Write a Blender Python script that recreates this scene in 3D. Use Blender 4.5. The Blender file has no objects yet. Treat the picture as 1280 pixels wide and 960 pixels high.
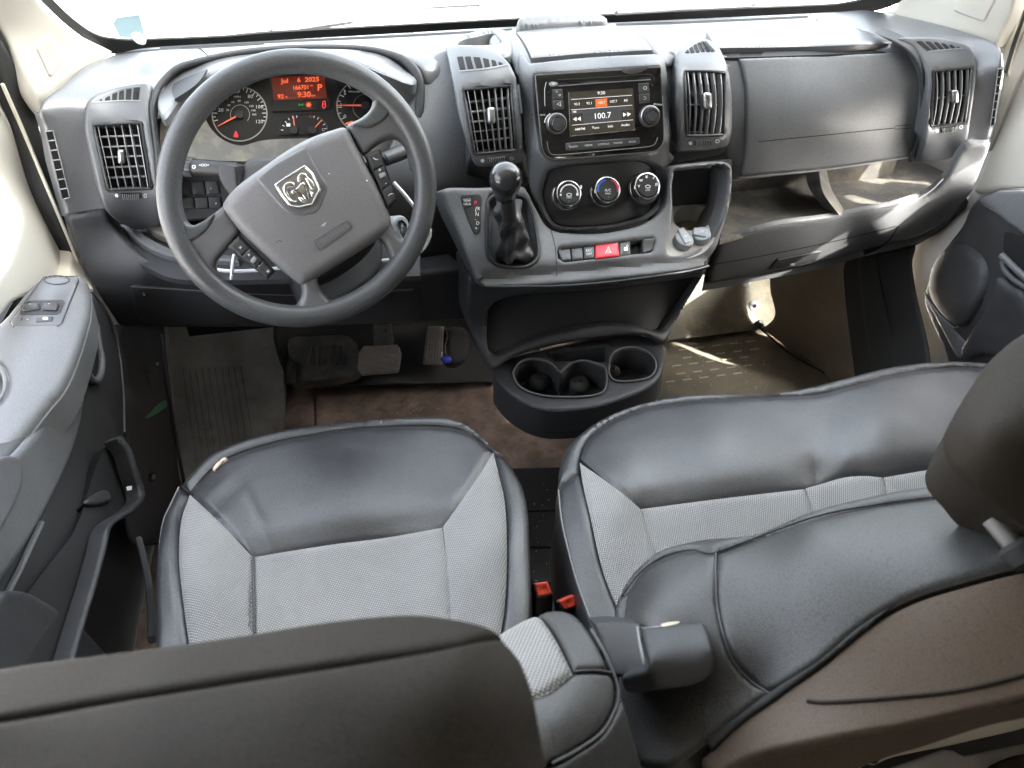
import bpy, bmesh, math, random
import numpy as np
from mathutils import Vector, Matrix
from mathutils.geometry import delaunay_2d_cdt
from math import sin, cos, pi, radians, sqrt, tan
random.seed(7); np.random.seed(7)
scene = bpy.context.scene
col = scene.collection

# ------------------------------------------------------------------ camera
CAM = np.array([-0.40, 0.0, 1.40]); YAW, PITCH, FPX = 12.0, 38.0, 961.0
_y, _p = radians(YAW), radians(PITCH)
CF = np.array([sin(_y)*cos(_p), cos(_y)*cos(_p), -sin(_p)])
CR = np.array([cos(_y), -sin(_y), 0.0]); CU = np.cross(CR, CF)
cam = bpy.data.cameras.new('camera'); camo = bpy.data.objects.new('camera', cam); col.objects.link(camo)
camo.matrix_world = Matrix(((CR[0], CU[0], -CF[0], CAM[0]), (CR[1], CU[1], -CF[1], CAM[1]), (CR[2], CU[2], -CF[2], CAM[2]), (0, 0, 0, 1)))
cam.sensor_fit = 'HORIZONTAL'; cam.sensor_width = 36.0; cam.lens = 36.0*FPX/1280.0
cam.clip_start = 0.02; cam.clip_end = 500
cam.dof.use_dof = True; cam.dof.focus_distance = 1.32; cam.dof.aperture_fstop = 9.0
scene.camera = camo

# ------------------------------------------------------------------ light
SUN_EL, SUN_AZ = 35.0, 125.0      # azimuth clockwise from +y (the van's nose)
world = bpy.data.worlds.new('World'); scene.world = world; world.use_nodes = True
wn = world.node_tree.nodes; wl = world.node_tree.links
sky = wn.new('ShaderNodeTexSky'); sky.sky_type = 'NISHITA'; sky.sun_disc = False
sky.sun_elevation = radians(SUN_EL); sky.sun_rotation = radians(SUN_AZ)
sky.air_density = 1.0; sky.dust_density = 8.0; sky.ozone_density = 1.0
hs = wn.new('ShaderNodeHueSaturation'); hs.inputs['Saturation'].default_value = 0.34
wl.new(sky.outputs[0], hs.inputs['Color']); wl.new(hs.outputs[0], wn['Background'].inputs[0])
wn['Background'].inputs[1].default_value = 0.15
sl = bpy.data.lights.new('sun', 'SUN'); sl.energy = 2.0; sl.angle = radians(1.0); sl.color = (1, 0.95, 0.86)
so = bpy.data.objects.new('sun', sl); col.objects.link(so)
_a, _e = radians(SUN_AZ), radians(SUN_EL)
so.rotation_euler = Vector((-sin(_a)*cos(_e), -cos(_a)*cos(_e), -sin(_e))).to_track_quat('-Z', 'Y').to_euler()
vs = scene.view_settings; vs.view_transform = 'Standard'; vs.look = 'None'; vs.gamma = 1.0; vs.use_curve_mapping = False
vs.exposure = 4.2
scene.render.engine = 'CYCLES'; scene.cycles.use_denoising = True; scene.cycles.denoising_prefilter = 'NONE'
scene.cycles.max_bounces = 10; scene.cycles.diffuse_bounces = 5; scene.cycles.glossy_bounces = 4
scene.cycles.transparent_max_bounces = 12; scene.cycles.sample_clamp_indirect = 6.0
scene.cycles.caustics_reflective = False; scene.cycles.caustics_refractive = False

# ------------------------------------------------------------------ materials
MAT = {}
def mat(name, base, rough=0.5, metal=0.0, spec=0.5, coat=0.0, bump=None, var=None, dust=None, emit=None, sheen=0.0, weave=None, grain=None):
    """bump=(kind, scale, strength, distance); var=(scale, amount); dust=(scale, colour, lo, hi)"""
    m = bpy.data.materials.new(name); m.use_nodes = True; MAT[name] = m
    nt = m.node_tree; N = nt.nodes; L = nt.links; b = N['Principled BSDF']
    base4 = (*base, 1.0)
    b.inputs['Base Color'].default_value = base4; b.inputs['Roughness'].default_value = rough
    b.inputs['Metallic'].default_value = metal; b.inputs['Specular IOR Level'].default_value = spec
    b.inputs['Coat Weight'].default_value = coat; b.inputs['Coat Roughness'].default_value = 0.06
    if sheen: b.inputs['Sheen Weight'].default_value = sheen; b.inputs['Sheen Roughness'].default_value = 0.4
    tc = N.new('ShaderNodeTexCoord'); csock = None
    if var:
        n = N.new('ShaderNodeTexNoise'); n.inputs['Scale'].default_value = var[0]; n.inputs['Detail'].default_value = 6
        L.new(tc.outputs['Object'], n.inputs['Vector'])
        mr = N.new('ShaderNodeMapRange'); mr.inputs[1].default_value = .3; mr.inputs[2].default_value = .7
        mr.inputs[3].default_value = 1-var[1]; mr.inputs[4].default_value = 1+var[1]; L.new(n.outputs[0], mr.inputs[0])
        mx = N.new('ShaderNodeMix'); mx.data_type = 'RGBA'; mx.blend_type = 'MULTIPLY'; mx.inputs[0].default_value = 1
        mx.inputs[6].default_value = base4; L.new(mr.outputs[0], mx.inputs[7]); csock = mx.outputs[2]
        r2 = N.new('ShaderNodeMapRange'); r2.inputs[1].default_value = .3; r2.inputs[2].default_value = .7
        r2.inputs[3].default_value = max(0, rough-.07); r2.inputs[4].default_value = min(1, rough+.07)
        L.new(n.outputs[0], r2.inputs[0]); L.new(r2.outputs[0], b.inputs['Roughness'])
    if dust:
        sc_, dc, lo, hi = dust
        n = N.new('ShaderNodeTexNoise'); n.inputs['Scale'].default_value = sc_; n.inputs['Detail'].default_value = 8; n.inputs['Roughness'].default_value = .65
        L.new(tc.outputs['Object'], n.inputs['Vector'])
        mr = N.new('ShaderNodeMapRange'); mr.inputs[1].default_value = lo; mr.inputs[2].default_value = hi; L.new(n.outputs[0], mr.inputs[0])
        mx = N.new('ShaderNodeMix'); mx.data_type = 'RGBA'; L.new(mr.outputs[0], mx.inputs[0])
        if csock: L.new(csock, mx.inputs[6])
        else: mx.inputs[6].default_value = base4
        mx.inputs[7].default_value = (*dc, 1); csock = mx.outputs[2]
    if grain:
        gsc, gamt = grain
        n = N.new('ShaderNodeTexVoronoi'); n.feature = 'DISTANCE_TO_EDGE'; n.inputs['Scale'].default_value = gsc; L.new(tc.outputs['Object'], n.inputs['Vector'])
        mr = N.new('ShaderNodeMapRange'); mr.inputs[1].default_value = 0; mr.inputs[2].default_value = .16; mr.inputs[3].default_value = 1-gamt; mr.inputs[4].default_value = 1+gamt*.5; L.new(n.outputs[0], mr.inputs[0])
        mx = N.new('ShaderNodeMix'); mx.data_type = 'RGBA'; mx.blend_type = 'MULTIPLY'; mx.inputs[0].default_value = 1
        if csock: L.new(csock, mx.inputs[6])
        else: mx.inputs[6].default_value = base4
        L.new(mr.outputs[0], mx.inputs[7]); csock = mx.outputs[2]
    hsock = None
    if weave:
        w_sc, w_str, w_dark = weave
        mp = N.new('ShaderNodeMapping'); mp.inputs['Rotation'].default_value = (0, 0, .5); L.new(tc.outputs['Object'], mp.inputs[0])
        mult = N.new('ShaderNodeMath'); mult.operation = 'MULTIPLY'; outs = []
        for ax in ('X', 'Y'):
            wv = N.new('ShaderNodeTexWave'); wv.bands_direction = ax; wv.inputs['Scale'].default_value = w_sc; wv.inputs['Distortion'].default_value = .6
            wv.inputs['Detail'].default_value = 1; wv.inputs['Detail Scale'].default_value = 2; L.new(mp.outputs[0], wv.inputs[0]); outs.append(wv.outputs['Fac'])
        L.new(outs[0], mult.inputs[0]); L.new(outs[1], mult.inputs[1]); hsock = mult.outputs[0]
        mr = N.new('ShaderNodeMapRange'); mr.inputs[3].default_value = w_dark; mr.inputs[4].default_value = 1.12; L.new(hsock, mr.inputs[0])
        mx = N.new('ShaderNodeMix'); mx.data_type = 'RGBA'; mx.blend_type = 'MULTIPLY'; mx.inputs[0].default_value = 1
        if csock: L.new(csock, mx.inputs[6])
        else: mx.inputs[6].default_value = base4
        L.new(mr.outputs[0], mx.inputs[7]); csock = mx.outputs[2]
        bp = N.new('ShaderNodeBump'); bp.inputs['Strength'].default_value = w_str; bp.inputs['Distance'].default_value = .001
        L.new(hsock, bp.inputs['Height']); L.new(bp.outputs[0], b.inputs['Normal'])
    if csock: L.new(csock, b.inputs['Base Color'])
    if bump:
        prev = None
        for kind, sc_, st, dist in bump:
            if kind == 'v':
                n = N.new('ShaderNodeTexVoronoi'); n.feature = 'DISTANCE_TO_EDGE'
                o = n.outputs[0]
            else:
                n = N.new('ShaderNodeTexNoise'); n.inputs['Detail'].default_value = 3; o = n.outputs[0]
            n.inputs['Scale'].default_value = sc_; L.new(tc.outputs['Object'], n.inputs['Vector'])
            if kind == 'v':
                cl = N.new('ShaderNodeMath'); cl.operation = 'MINIMUM'; cl.inputs[1].default_value = .12; L.new(o, cl.inputs[0]); o = cl.outputs[0]
            bp = N.new('ShaderNodeBump'); bp.inputs['Strength'].default_value = st; bp.inputs['Distance'].default_value = dist
            L.new(o, bp.inputs['Height'])
            if prev: L.new(prev, bp.inputs['Normal'])
            prev = bp.outputs[0]
        L.new(prev, b.inputs['Normal'])
    if emit:
        b.inputs['Emission Color'].default_value = (*emit[0], 1); b.inputs['Emission Strength'].default_value = emit[1]
    return m
GRAIN = [('v', 900, .35, .0006), ('n', 60, .10, .002)]
mat('dash', (.118, .122, .128), 0.5, bump=GRAIN, var=(9, .10), dust=(30, (.16, .155, .14), .62, .95), grain=(520, .30))
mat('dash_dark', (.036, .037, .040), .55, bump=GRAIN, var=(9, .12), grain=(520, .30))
mat('dash_dusty', (.075, .073, .068), .65, bump=GRAIN, var=(9, .15), dust=(22, (.20, .175, .13), .45, .8))
mat('plate', (.115, .12, .128), 0.36, bump=[('v', 1100, .22, .0004)], var=(8, .06))
mat('dash_top', (.12, .123, .13), .30, spec=.8, bump=[('v', 700, .3, .0006)], grain=(520, .22))
mat('armrest', (.16, .165, .172), 0.6, bump=GRAIN, var=(9, .06), grain=(520, .2))
mat('plate_edge', (.20, .205, .21), .35)
mat('slat', (.030, .031, .033), .38)
mat('slat_light', (.28, .285, .29), .42, metal=.3)
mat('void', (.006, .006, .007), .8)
mat('gloss', (.008, .008, .009), .12, coat=.6, var=(40, .3), bump=[('n', 12, .05, .003)])
mat('button', (.045, .046, .048), .35)
mat('bin_grey', (.38, .375, .36), .6, bump=GRAIN, var=(12, .15), dust=(25, (.30, .27, .21), .5, .8))
mat('knob_gloss', (.022, .023, .025), .22, coat=.3, bump=[('n', 40, .05, .002)])
mat('button_dark', (.018, .018, .02), .45)
mat('chrome', (.72, .72, .73), .18, metal=1)
mat('satin', (.42, .42, .43), .3, metal=.9)
mat('silver', (.66, .65, .63), .22, metal=1, bump=[('n', 120, .25, .001)])
mat('rim', (.07, .073, .078), 0.36, bump=[('v', 700, .45, .0006)], var=(10, .10), grain=(420, .30))
mat('pad', (.17, .168, .175), 0.45, bump=[('v', 800, .45, .0006)], var=(7, .08), grain=(520, .18))
mat('pad_smooth', (.14, .142, .15), 0.36, bump=[('v', 1200, .15, .0004)])
mat('spoke', (.105, .107, .112), 0.36, bump=[('v', 1000, .25, .0005)])
mat('leather', (.034, .035, .038), .36, spec=.8, bump=[('v', 330, .7, .0010), ('n', 30, .18, .003)], var=(14, .15), dust=(70, (.13, .13, .13), .66, .95), grain=(330, .45))
mat('leather_back', (.020, .016, .012), .72, spec=.25, bump=[('v', 420, .6, .0008), ('n', 9, .2, .006)], var=(6, .10), grain=(420, .4))
mat('leather_soft', (.036, .036, .036), 0.42, bump=[('v', 380, .7, .0009), ('n', 14, .15, .004)], var=(8, .1), grain=(380, .45))
mat('brown_back', (.078, .055, .038), 0.65, bump=[('v', 500, .3, .0005), ('n', 8, .2, .006)], var=(5, .08), grain=(500, .3))
mat('fabric', (.46, .46, .455), .85, weave=(110, .9, .42), var=(6, .13), sheen=.2)
mat('piping', (.055, .055, .06), .4)
mat('thread', (.22, .22, .21), .7)
mat('cream', (.52, .50, .45), .6, bump=[('n', 400, .1, .0005)], var=(4, .05))
mat('cream_dark', (.6, .56, .47), .6, var=(4, .05))
mat('white_paint', (.78, .77, .76), .25, coat=.4)
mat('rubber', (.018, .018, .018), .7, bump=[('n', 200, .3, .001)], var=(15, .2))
mat('mat_rubber', (.27, .26, .235), .75, bump=[('n', 220, .4, .001)], var=(12, .25), dust=(14, (.13, .115, .085), .5, .85))
mat('carpet', (.25, .185, .15), .95, bump=[('n', 500, .8, .002), ('n', 30, .4, .004)], var=(14, .35), dust=(24, (.12, .085, .06), .46, .75))
mat('mat_tan', (.19, .17, .13), .85, bump=[('n', 240, .5, .001)], var=(12, .22), dust=(26, (.25, .215, .15), .5, .85))
mat('pedal_rubber', (.27, .235, .21), .7, bump=[('n', 200, .3, .001)], var=(30, .2))
mat('lining', (.30, .25, .195), .85, bump=[('n', 150, .4, .002)], var=(8, .2), dust=(16, (.19, .165, .12), .5, .8))
mat('felt', (.17, .16, .125), .9, bump=[('n', 120, .5, .002)], var=(10, .2), dust=(13, (.30, .27, .2), .5, .8))
mat('red', (.55, .015, .03), .35)
mat('red_buckle', (.72, .07, .035), .4)
mat('blue', (.01, .03, .5), .35)
mat('white_print', (.75, .75, .74), .6)
mat('white_plastic', (.8, .8, .8), .4)
mat('grey_cap', (.26, .275, .29), .45, bump=[('n', 60, .1, .001)])
mat('debris', (.33, .25, .15), .9)
mat('debris_light', (.55, .50, .40), .9)
mat('green_paint', (.07, .22, .12), .6)
mat('foam', (.62, .52, .42), .9)
mat('paper', (.20, .29, .33), .6)
mat('gauge', (.008, .008, .008), .35)
mat('lcd_orange', (.03, .01, .006), .3, emit=((.75, .07, .04), 0.0067))
mat('glow_orange', (.2, .03, .01), .4, emit=((1, .16, .05), 0.0733))
mat('glow_red', (.3, .01, .01), .4, emit=((1, .04, .06), 0.0667))
mat('glow_green', (.02, .2, .03), .4, emit=((.05, .8, .1), 0.0233))
mat('needle', (.75, .16, .09), .4, emit=((1, .15, .06), 0.0133))
mat('screen', (.012, .011, .009), .15, coat=.3, emit=((.14, .12, .09), 0.02))
mat('screen_panel', (.02, .02, .02), .15, emit=((.40, .42, .42), 0.0093))
mat('screen_text', (.3, .3, .3), .4, emit=((1, 1, 1), 0.05))
mat('screen_orange', (.3, .05, .01), .4, emit=((1, .19, .04), 0.0433))
mat('cool_blue', (.03, .12, .55), .4); mat('warm_red', (.5, .03, .05), .4)
mat('plywood', (.13, .115, .10), .75, var=(5, .15))
mat('concrete', (.50, .48, .44), .9, var=(1.5, .12), bump=[('n', 30, .2, .01)])
mat('rust', (.06, .035, .02), .9, bump=[('n', 60, .8, .006)], var=(30, .4))
g = bpy.data.materials.new('windscreen_glass'); g.use_nodes = True; MAT['glass'] = g
_n = g.node_tree.nodes; _l = g.node_tree.links; _n.remove(_n['Principled BSDF'])
_t = _n.new('ShaderNodeBsdfTransparent'); _t.inputs[0].default_value = (.90, .94, .92, 1)
_g = _n.new('ShaderNodeBsdfGlossy'); _g.inputs['Roughness'].default_value = .02
_f = _n.new('ShaderNodeFresnel'); _f.inputs[0].default_value = 1.35
_m = _n.new('ShaderNodeMixShader'); _l.new(_f.outputs[0], _m.inputs[0]); _l.new(_t.outputs[0], _m.inputs[1]); _l.new(_g.outputs[0], _m.inputs[2])
_l.new(_m.outputs[0], _n['Material Output'].inputs[0])

# ------------------------------------------------------------------ geometry helpers
def rays(px, py):
    px = np.asarray(px, float); py = np.asarray(py, float)
    return CF + ((px-640)/FPX)[..., None]*CR - ((py-480)/FPX)[..., None]*CU
def depth_of(px, py, spec):
    """depth along the view axis of the sight line (px,py) where it meets y=.., x=.., z=.. (van coordinates, metres)"""
    r = rays(px, py)
    if isinstance(spec, str):
        a, v = spec[0], float(spec[1:])
        if a == 'D': return v
        i = 'XYZ'.index(a); return (v-CAM[i])/r[i]
    return (spec-CAM[1])/r[1]
def at(px, py, spec): return CAM + rays(px, py)*depth_of(px, py, spec)
class Fld:
    """smooth surface through measured points of the van (thin-plate spline on inverse depth; exact for planes)"""
    def __init__(s, pts, reg=0.0, off=0.0):
        s.off = off
        P = np.array([(p[0]/300., p[1]/300.) for p in pts]); v = np.array([1.0/depth_of(*p) for p in pts]); n = len(P)
        s.P = P
        if n < 4:
            A = np.c_[np.ones(n), P]; s.w = np.zeros(n); s.a = np.linalg.lstsq(A, v, rcond=None)[0]
        else:
            K = s._k(P, P)+reg*np.eye(n); T = np.c_[np.ones(n), P]
            M = np.block([[K, T], [T.T, np.zeros((3, 3))]]); sol = np.linalg.lstsq(M, np.r_[v, 0, 0, 0], rcond=None)[0]
            s.w = sol[:n]; s.a = sol[n:]
    def _k(s, A, B):
        r2 = ((A[:, None]-B[None])**2).sum(-1); return np.where(r2 > 1e-12, r2*np.log(np.maximum(r2, 1e-12)), 0)
    def raw(s, px, py):
        px = np.atleast_1d(np.asarray(px, float)); py = np.atleast_1d(np.asarray(py, float))
        Q = np.c_[px/300., py/300.]; iv = s._k(Q, s.P)@s.w + s.a[0]+Q@s.a[1:]
        return CAM + rays(px, py)/np.maximum(iv, .05)[:, None]
    def nrm(s, px, py, h=1.0):
        px = np.atleast_1d(np.asarray(px, float)); py = np.atleast_1d(np.asarray(py, float))
        du = s.raw(px+h, py)-s.raw(px-h, py); dv = s.raw(px, py+h)-s.raw(px, py-h)
        n = np.cross(dv, du); n /= np.linalg.norm(n, axis=1)[:, None]
        view = CAM-s.raw(px, py); f = np.sign((n*view).sum(1)); f[f == 0] = 1
        return n*f[:, None]
    def pos(s, px, py, off=0.0):
        r = s.raw(px, py); o = off+s.off
        return r if not np.any(o) else r + s.nrm(px, py)*(np.atleast_1d(o)[:, None] if np.ndim(o) else o)
    def one(s, px, py, off=0.0): return s.pos([px], [py], off)[0]
    def n1(s, px, py): return s.nrm([px], [py])[0]
class Shift:
    """a field moved along its normal"""
    def __init__(s, f, o): s.f = f; s.o = o
    def raw(s, px, py): return s.f.pos(px, py, s.o)
    def nrm(s, px, py, h=1.0): return s.f.nrm(px, py, h)
    def pos(s, px, py, off=0.0): return s.f.pos(px, py, np.asarray(off)+s.o)
    def one(s, px, py, off=0.0): return s.pos([px], [py], off)[0]
    def n1(s, px, py): return s.f.n1(px, py)

def cr(pts, closed=True, step=5.0):
    """Catmull-Rom curve; a point given as (x, y, 'c') stays a sharp corner"""
    P = [np.array(p[:2], float) for p in pts]; C = [len(p) > 2 for p in pts]; n = len(P); out = []
    for i in range(n if closed else n-1):
        p1, p2 = P[i], P[(i+1) % n]
        p0 = P[i-1] if (closed or i > 0) else p1; p3 = P[(i+2) % n] if (closed or i+2 < n) else p2
        m1 = np.zeros(2)+(p2-p1) if C[i] else (p2-p0)/2; m2 = (p2-p1) if C[(i+1) % n] else (p3-p1)/2
        L = np.linalg.norm(p2-p1); m1 = m1*min(1, 1.5*L/(np.linalg.norm(m1)+1e-9)); m2 = m2*min(1, 1.5*L/(np.linalg.norm(m2)+1e-9))
        k = max(1, int(math.ceil(L/step)))
        for j in range(k):
            t = j/k; t2, t3 = t*t, t*t*t
            out.append((2*t3-3*t2+1)*p1+(t3-2*t2+t)*m1+(-2*t3+3*t2)*p2+(t3-t2)*m2)
    if not closed: out.append(P[-1])
    return np.array(out)
def rnd(pts, r=4.0, step=5.0, k=5):
    """polygon with filleted corners; a point may carry its own radius"""
    P = [np.array(p[:2], float) for p in pts]; R = [p[2] if len(p) > 2 else r for p in pts]; n = len(P); out = []
    for i in range(n):
        a, b, c = P[i-1], P[i], P[(i+1) % n]; u = a-b; v = c-b; lu, lv = np.linalg.norm(u), np.linalg.norm(v)
        u /= lu; v /= lv; ang = math.acos(max(-1, min(1, u@v))); d = min(R[i]/max(.05, tan(ang/2)), lu*.45, lv*.45)
        if R[i] <= 0: out.append(b)
        else:
            p, q = b+u*d, b+v*d
            for j in range(k+1):
                t = j/k; out.append((1-t)**2*p+2*t*(1-t)*b+t*t*q)
    res = []
    for i in range(len(out)):
        a, b = out[i], out[(i+1) % len(out)]; m = max(1, int(np.linalg.norm(b-a)/step))
        for j in range(m): res.append(a+(b-a)*j/m)
    return np.array(res)
def ell(cx, cy, rx, ry=None, rot=0, n=None, a0=0, a1=2*pi):
    ry = ry or rx; n = n or max(14, int(2*pi*max(rx, ry)/3)); full = abs(a1-a0-2*pi) < 1e-6
    t = np.linspace(a0, a1, n, endpoint=not full); c, s_ = cos(rot), sin(rot)
    return np.c_[cx+rx*np.cos(t)*c-ry*np.sin(t)*s_, cy+rx*np.cos(t)*s_+ry*np.sin(t)*c]
def inside(pts, poly):
    x, y = pts[:, 0], pts[:, 1]; res = np.zeros(len(pts), bool); n = len(poly)
    for i in range(n):
        x1, y1 = poly[i]; x2, y2 = poly[(i+1) % n]
        if y1 == y2: continue
        c = ((y1 > y) != (y2 > y)) & (x < (x2-x1)*(y-y1)/(y2-y1)+x1); res ^= c
    return res
def bdist(pts, polys):
    d = np.full(len(pts), 1e9)
    for poly in polys:
        A = poly; B = np.roll(poly, -1, 0); AB = B-A; L2 = (AB**2).sum(1)+1e-9
        for i0 in range(0, len(pts), 2000):
            p = pts[i0:i0+2000]; AP = p[:, None]-A[None]; t = np.clip((AP*AB[None]).sum(-1)/L2, 0, 1)
            d[i0:i0+2000] = np.minimum(d[i0:i0+2000], np.sqrt(((AP-t[..., None]*AB[None])**2).sum(-1)).min(1))
    return d
def link(name, me, material, parent=None, smooth=True, ang=40):
    me.name = name; ob = bpy.data.objects.new(name, me); col.objects.link(ob)
    if material is not None: me.materials.append(MAT[material])
    if smooth:
        me.polygons.foreach_set('use_smooth', [True]*len(me.polygons))
        if ang: me.set_sharp_from_angle(angle=radians(ang))
    if parent is not None:
        ob.parent = parent; ob.matrix_parent_inverse = Matrix.Translation(-parent_loc(parent))
    return ob
def parent_loc(p): return p.location.copy() if p.type == 'EMPTY' else Vector((0, 0, 0))   # meshes hold van coordinates
def raw_mesh(name, v, f, material, parent=None, smooth=True, ang=40):
    me = bpy.data.meshes.new(name); me.from_pydata([tuple(map(float, a)) for a in v], [], [tuple(map(int, a)) for a in f]); me.update()
    return link(name, me, material, parent, smooth, ang)
def thing(name, label, cat, loc=(0, 0, 0), group=None):
    o = bpy.data.objects.new(name, None); col.objects.link(o); o.location = loc; o.empty_display_size = .05
    o['label'] = label; o['category'] = cat
    if group: o['group'] = group
    return o
def tag(o, label, cat, group=None):
    o['label'] = label; o['category'] = cat
    if group: o['group'] = group
    return o
def setting(o, kind='structure', label=None):
    o['kind'] = kind
    if label: o['label'] = label
    return o
def skin(name, outline, fld, material, parent=None, puff=0.0, ew=6.0, off=0.0, skirt=.006, sdir=None, res=6.0, holes=(), hdepth=None, dfn=None, groove=0.0, gw=3.0, ang=40, sflare=0.0):
    """a panel: outline measured on the photograph, lying on surface fld, edges rolled over by puff (m) within ew, real sides of depth skirt"""
    poly = np.array(outline, float)
    if ((poly[:, 0]*np.roll(poly[:, 1], -1)-np.roll(poly[:, 0], -1)*poly[:, 1]).sum()) < 0: poly = poly[::-1]
    hs_ = [np.array(h, float) for h in holes]
    hs_ = [h[::-1] if ((h[:, 0]*np.roll(h[:, 1], -1)-np.roll(h[:, 0], -1)*h[:, 1]).sum()) > 0 else h for h in hs_]
    loops = [poly]+hs_
    mn, mx = poly.min(0), poly.max(0)
    gx = np.arange(mn[0], mx[0], res); gy = np.arange(mn[1], mx[1], res*.87); G = []
    for k, y in enumerate(gy):
        G.append(np.c_[gx+(res/2 if k % 2 else 0), np.full(len(gx), y)])
    G = np.concatenate(G) if G else np.zeros((0, 2)); pts = [G]
    if puff or groove:
        for f in (.12, .35, .65, 1.0) if puff else (.5, 1.0, 2.0):
            for lp in loops:
                t = np.roll(lp, -1, 0)-np.roll(lp, 1, 0); t /= np.linalg.norm(t, axis=1)[:, None]+1e-9
                o_ = (ew if puff else gw)*f; q = lp+np.c_[-t[:, 1], t[:, 0]]*o_; d = bdist(q, loops); pts.append(q[d > o_*.9])
    allp = np.concatenate(pts); keep = inside(allp, poly)
    for h in hs_: keep &= ~inside(allp, h)
    allp = allp[keep]; d = bdist(allp, loops)
    lim = res*.35 if not (puff or groove) else min(res*.3, (ew if puff else gw)*.1); m = d > max(.15, lim); allp = allp[m]
    # drop near duplicates
    if len(allp):
        key = np.round(allp/(max(.4, lim))).astype(int); _, ix = np.unique(key, axis=0, return_index=True); allp = allp[np.sort(ix)]
    nb = sum(len(l) for l in loops); V2 = np.concatenate(loops+[allp]); E = []; s0 = 0
    for l in loops: E += [(s0+i, s0+(i+1) % len(l)) for i in range(len(l))]; s0 += len(l)
    vo, eo, fo, ov, oe, of = delaunay_2d_cdt([Vector((float(a), float(b))) for a, b in V2], E, [], 0, 1e-4)
    V = np.array([(v.x, v.y) for v in vo]); F = np.array([f for f in fo if len(f) == 3])
    c = V[F].mean(1); k = inside(c, poly)
    for h in hs_: k &= ~inside(c, h)
    F = F[k]; omap = {}
    for i, l in enumerate(ov):
        for j in l: omap[j] = i
    dist = bdist(V, loops); disp = np.zeros(len(V))
    if puff:
        s_ = np.clip(dist/ew, 0, 1); disp += puff*(np.sqrt(1-(1-s_)**2)-1)
    if groove: disp -= groove*np.exp(-(dist/gw)**2)
    if dfn is not None: disp += dfn(V[:, 0], V[:, 1])
    nr = fld.nrm(V[:, 0], V[:, 1]); W = fld.pos(V[:, 0], V[:, 1], 0.0)+nr*(disp+off)[:, None]
    tri = W[F]; fn = np.cross(tri[:, 1]-tri[:, 0], tri[:, 2]-tri[:, 0]); flip = (fn*nr[F[:, 0]]).sum(1) < 0
    F[flip] = F[flip][:, ::-1]
    verts = [tuple(w) for w in W]; faces = [tuple(f) for f in F]; s0 = 0
    for li, l in enumerate(loops):
        dep = skirt if li == 0 else (hdepth if hdepth is not None else skirt)
        if not dep: s0 += len(l); continue
        ids = [omap.get(s0+i) for i in range(len(l))]; s0 += len(l)
        if any(i is None for i in ids): continue
        base = len(verts); ctr = W[ids].mean(0)
        for i in ids:
            dv = -nr[i] if sdir is None else np.array(sdir, float)
            w = W[i]+dv*dep
            if sflare: rad = W[i]-ctr; w = w+rad*sflare
            verts.append(tuple(w))
        n = len(ids)
        for i in range(n):
            a, b = ids[i], ids[(i+1) % n]; q = (b, a, base+i, base+(i+1) % n); faces.append(q)
    ob = raw_mesh(name, verts, faces, material, parent, True, ang)
    return ob
def tube(name, pts, r, material, parent=None, n=8, closed=False, cap=True):
    P = [np.array(p, float) for p in pts]; N = len(P); V = []; F = []; prev = None
    rr = r if hasattr(r, '__len__') else [r]*N
    for i in range(N):
        a = P[i-1] if (i > 0 or closed) else P[i]; b = P[(i+1) % N] if (i < N-1 or closed) else P[i]
        t = b-a; t /= np.linalg.norm(t)+1e-12
        if prev is None:
            u = np.cross(t, (0, 0, 1.0)); u = u if np.linalg.norm(u) > .05 else np.cross(t, (1.0, 0, 0))
        else: u = prev-t*(prev@t)
        u /= np.linalg.norm(u); w = np.cross(t, u); prev = u
        for k in range(n): V.append(P[i]+rr[i]*(u*cos(2*pi*k/n)+w*sin(2*pi*k/n)))
    for i in range(N if closed else N-1):
        for k in range(n):
            a, b = i*n+k, i*n+(k+1) % n; c, d = ((i+1) % N)*n+(k+1) % n, ((i+1) % N)*n+k; F.append((a, b, c, d))
    if cap and not closed: F.append(tuple(range(n))[::-1]); F.append(tuple((N-1)*n+k for k in range(n)))
    return raw_mesh(name, V, F, material, parent, True, 50)
def ptube(name, pts, fld, r, material, parent=None, off=0.0, step=5, closed=False, n=6):
    c = cr(pts, closed, step); return tube(name, fld.pos(c[:, 0], c[:, 1], off), r, material, parent, n, closed)
def lathe(name, prof, c, ax, material, parent=None, n=28, ang=35):
    ax = np.array(ax, float); ax /= np.linalg.norm(ax); u = np.cross(ax, (0, 0, 1.0)); u = u if np.linalg.norm(u) > .05 else np.cross(ax, (1.0, 0, 0))
    u /= np.linalg.norm(u); w = np.cross(ax, u); V = []; F = []; m = len(prof); c = np.array(c, float)
    for r, h in prof:
        for k in range(n): V.append(c+ax*h+max(r, 1e-5)*(u*cos(2*pi*k/n)+w*sin(2*pi*k/n)))
    for i in range(m-1):
        for k in range(n): a, b = i*n+k, i*n+(k+1) % n; F.append((a, b, b+n, a+n))
    return raw_mesh(name, V, F, material, parent, True, ang)
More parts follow.
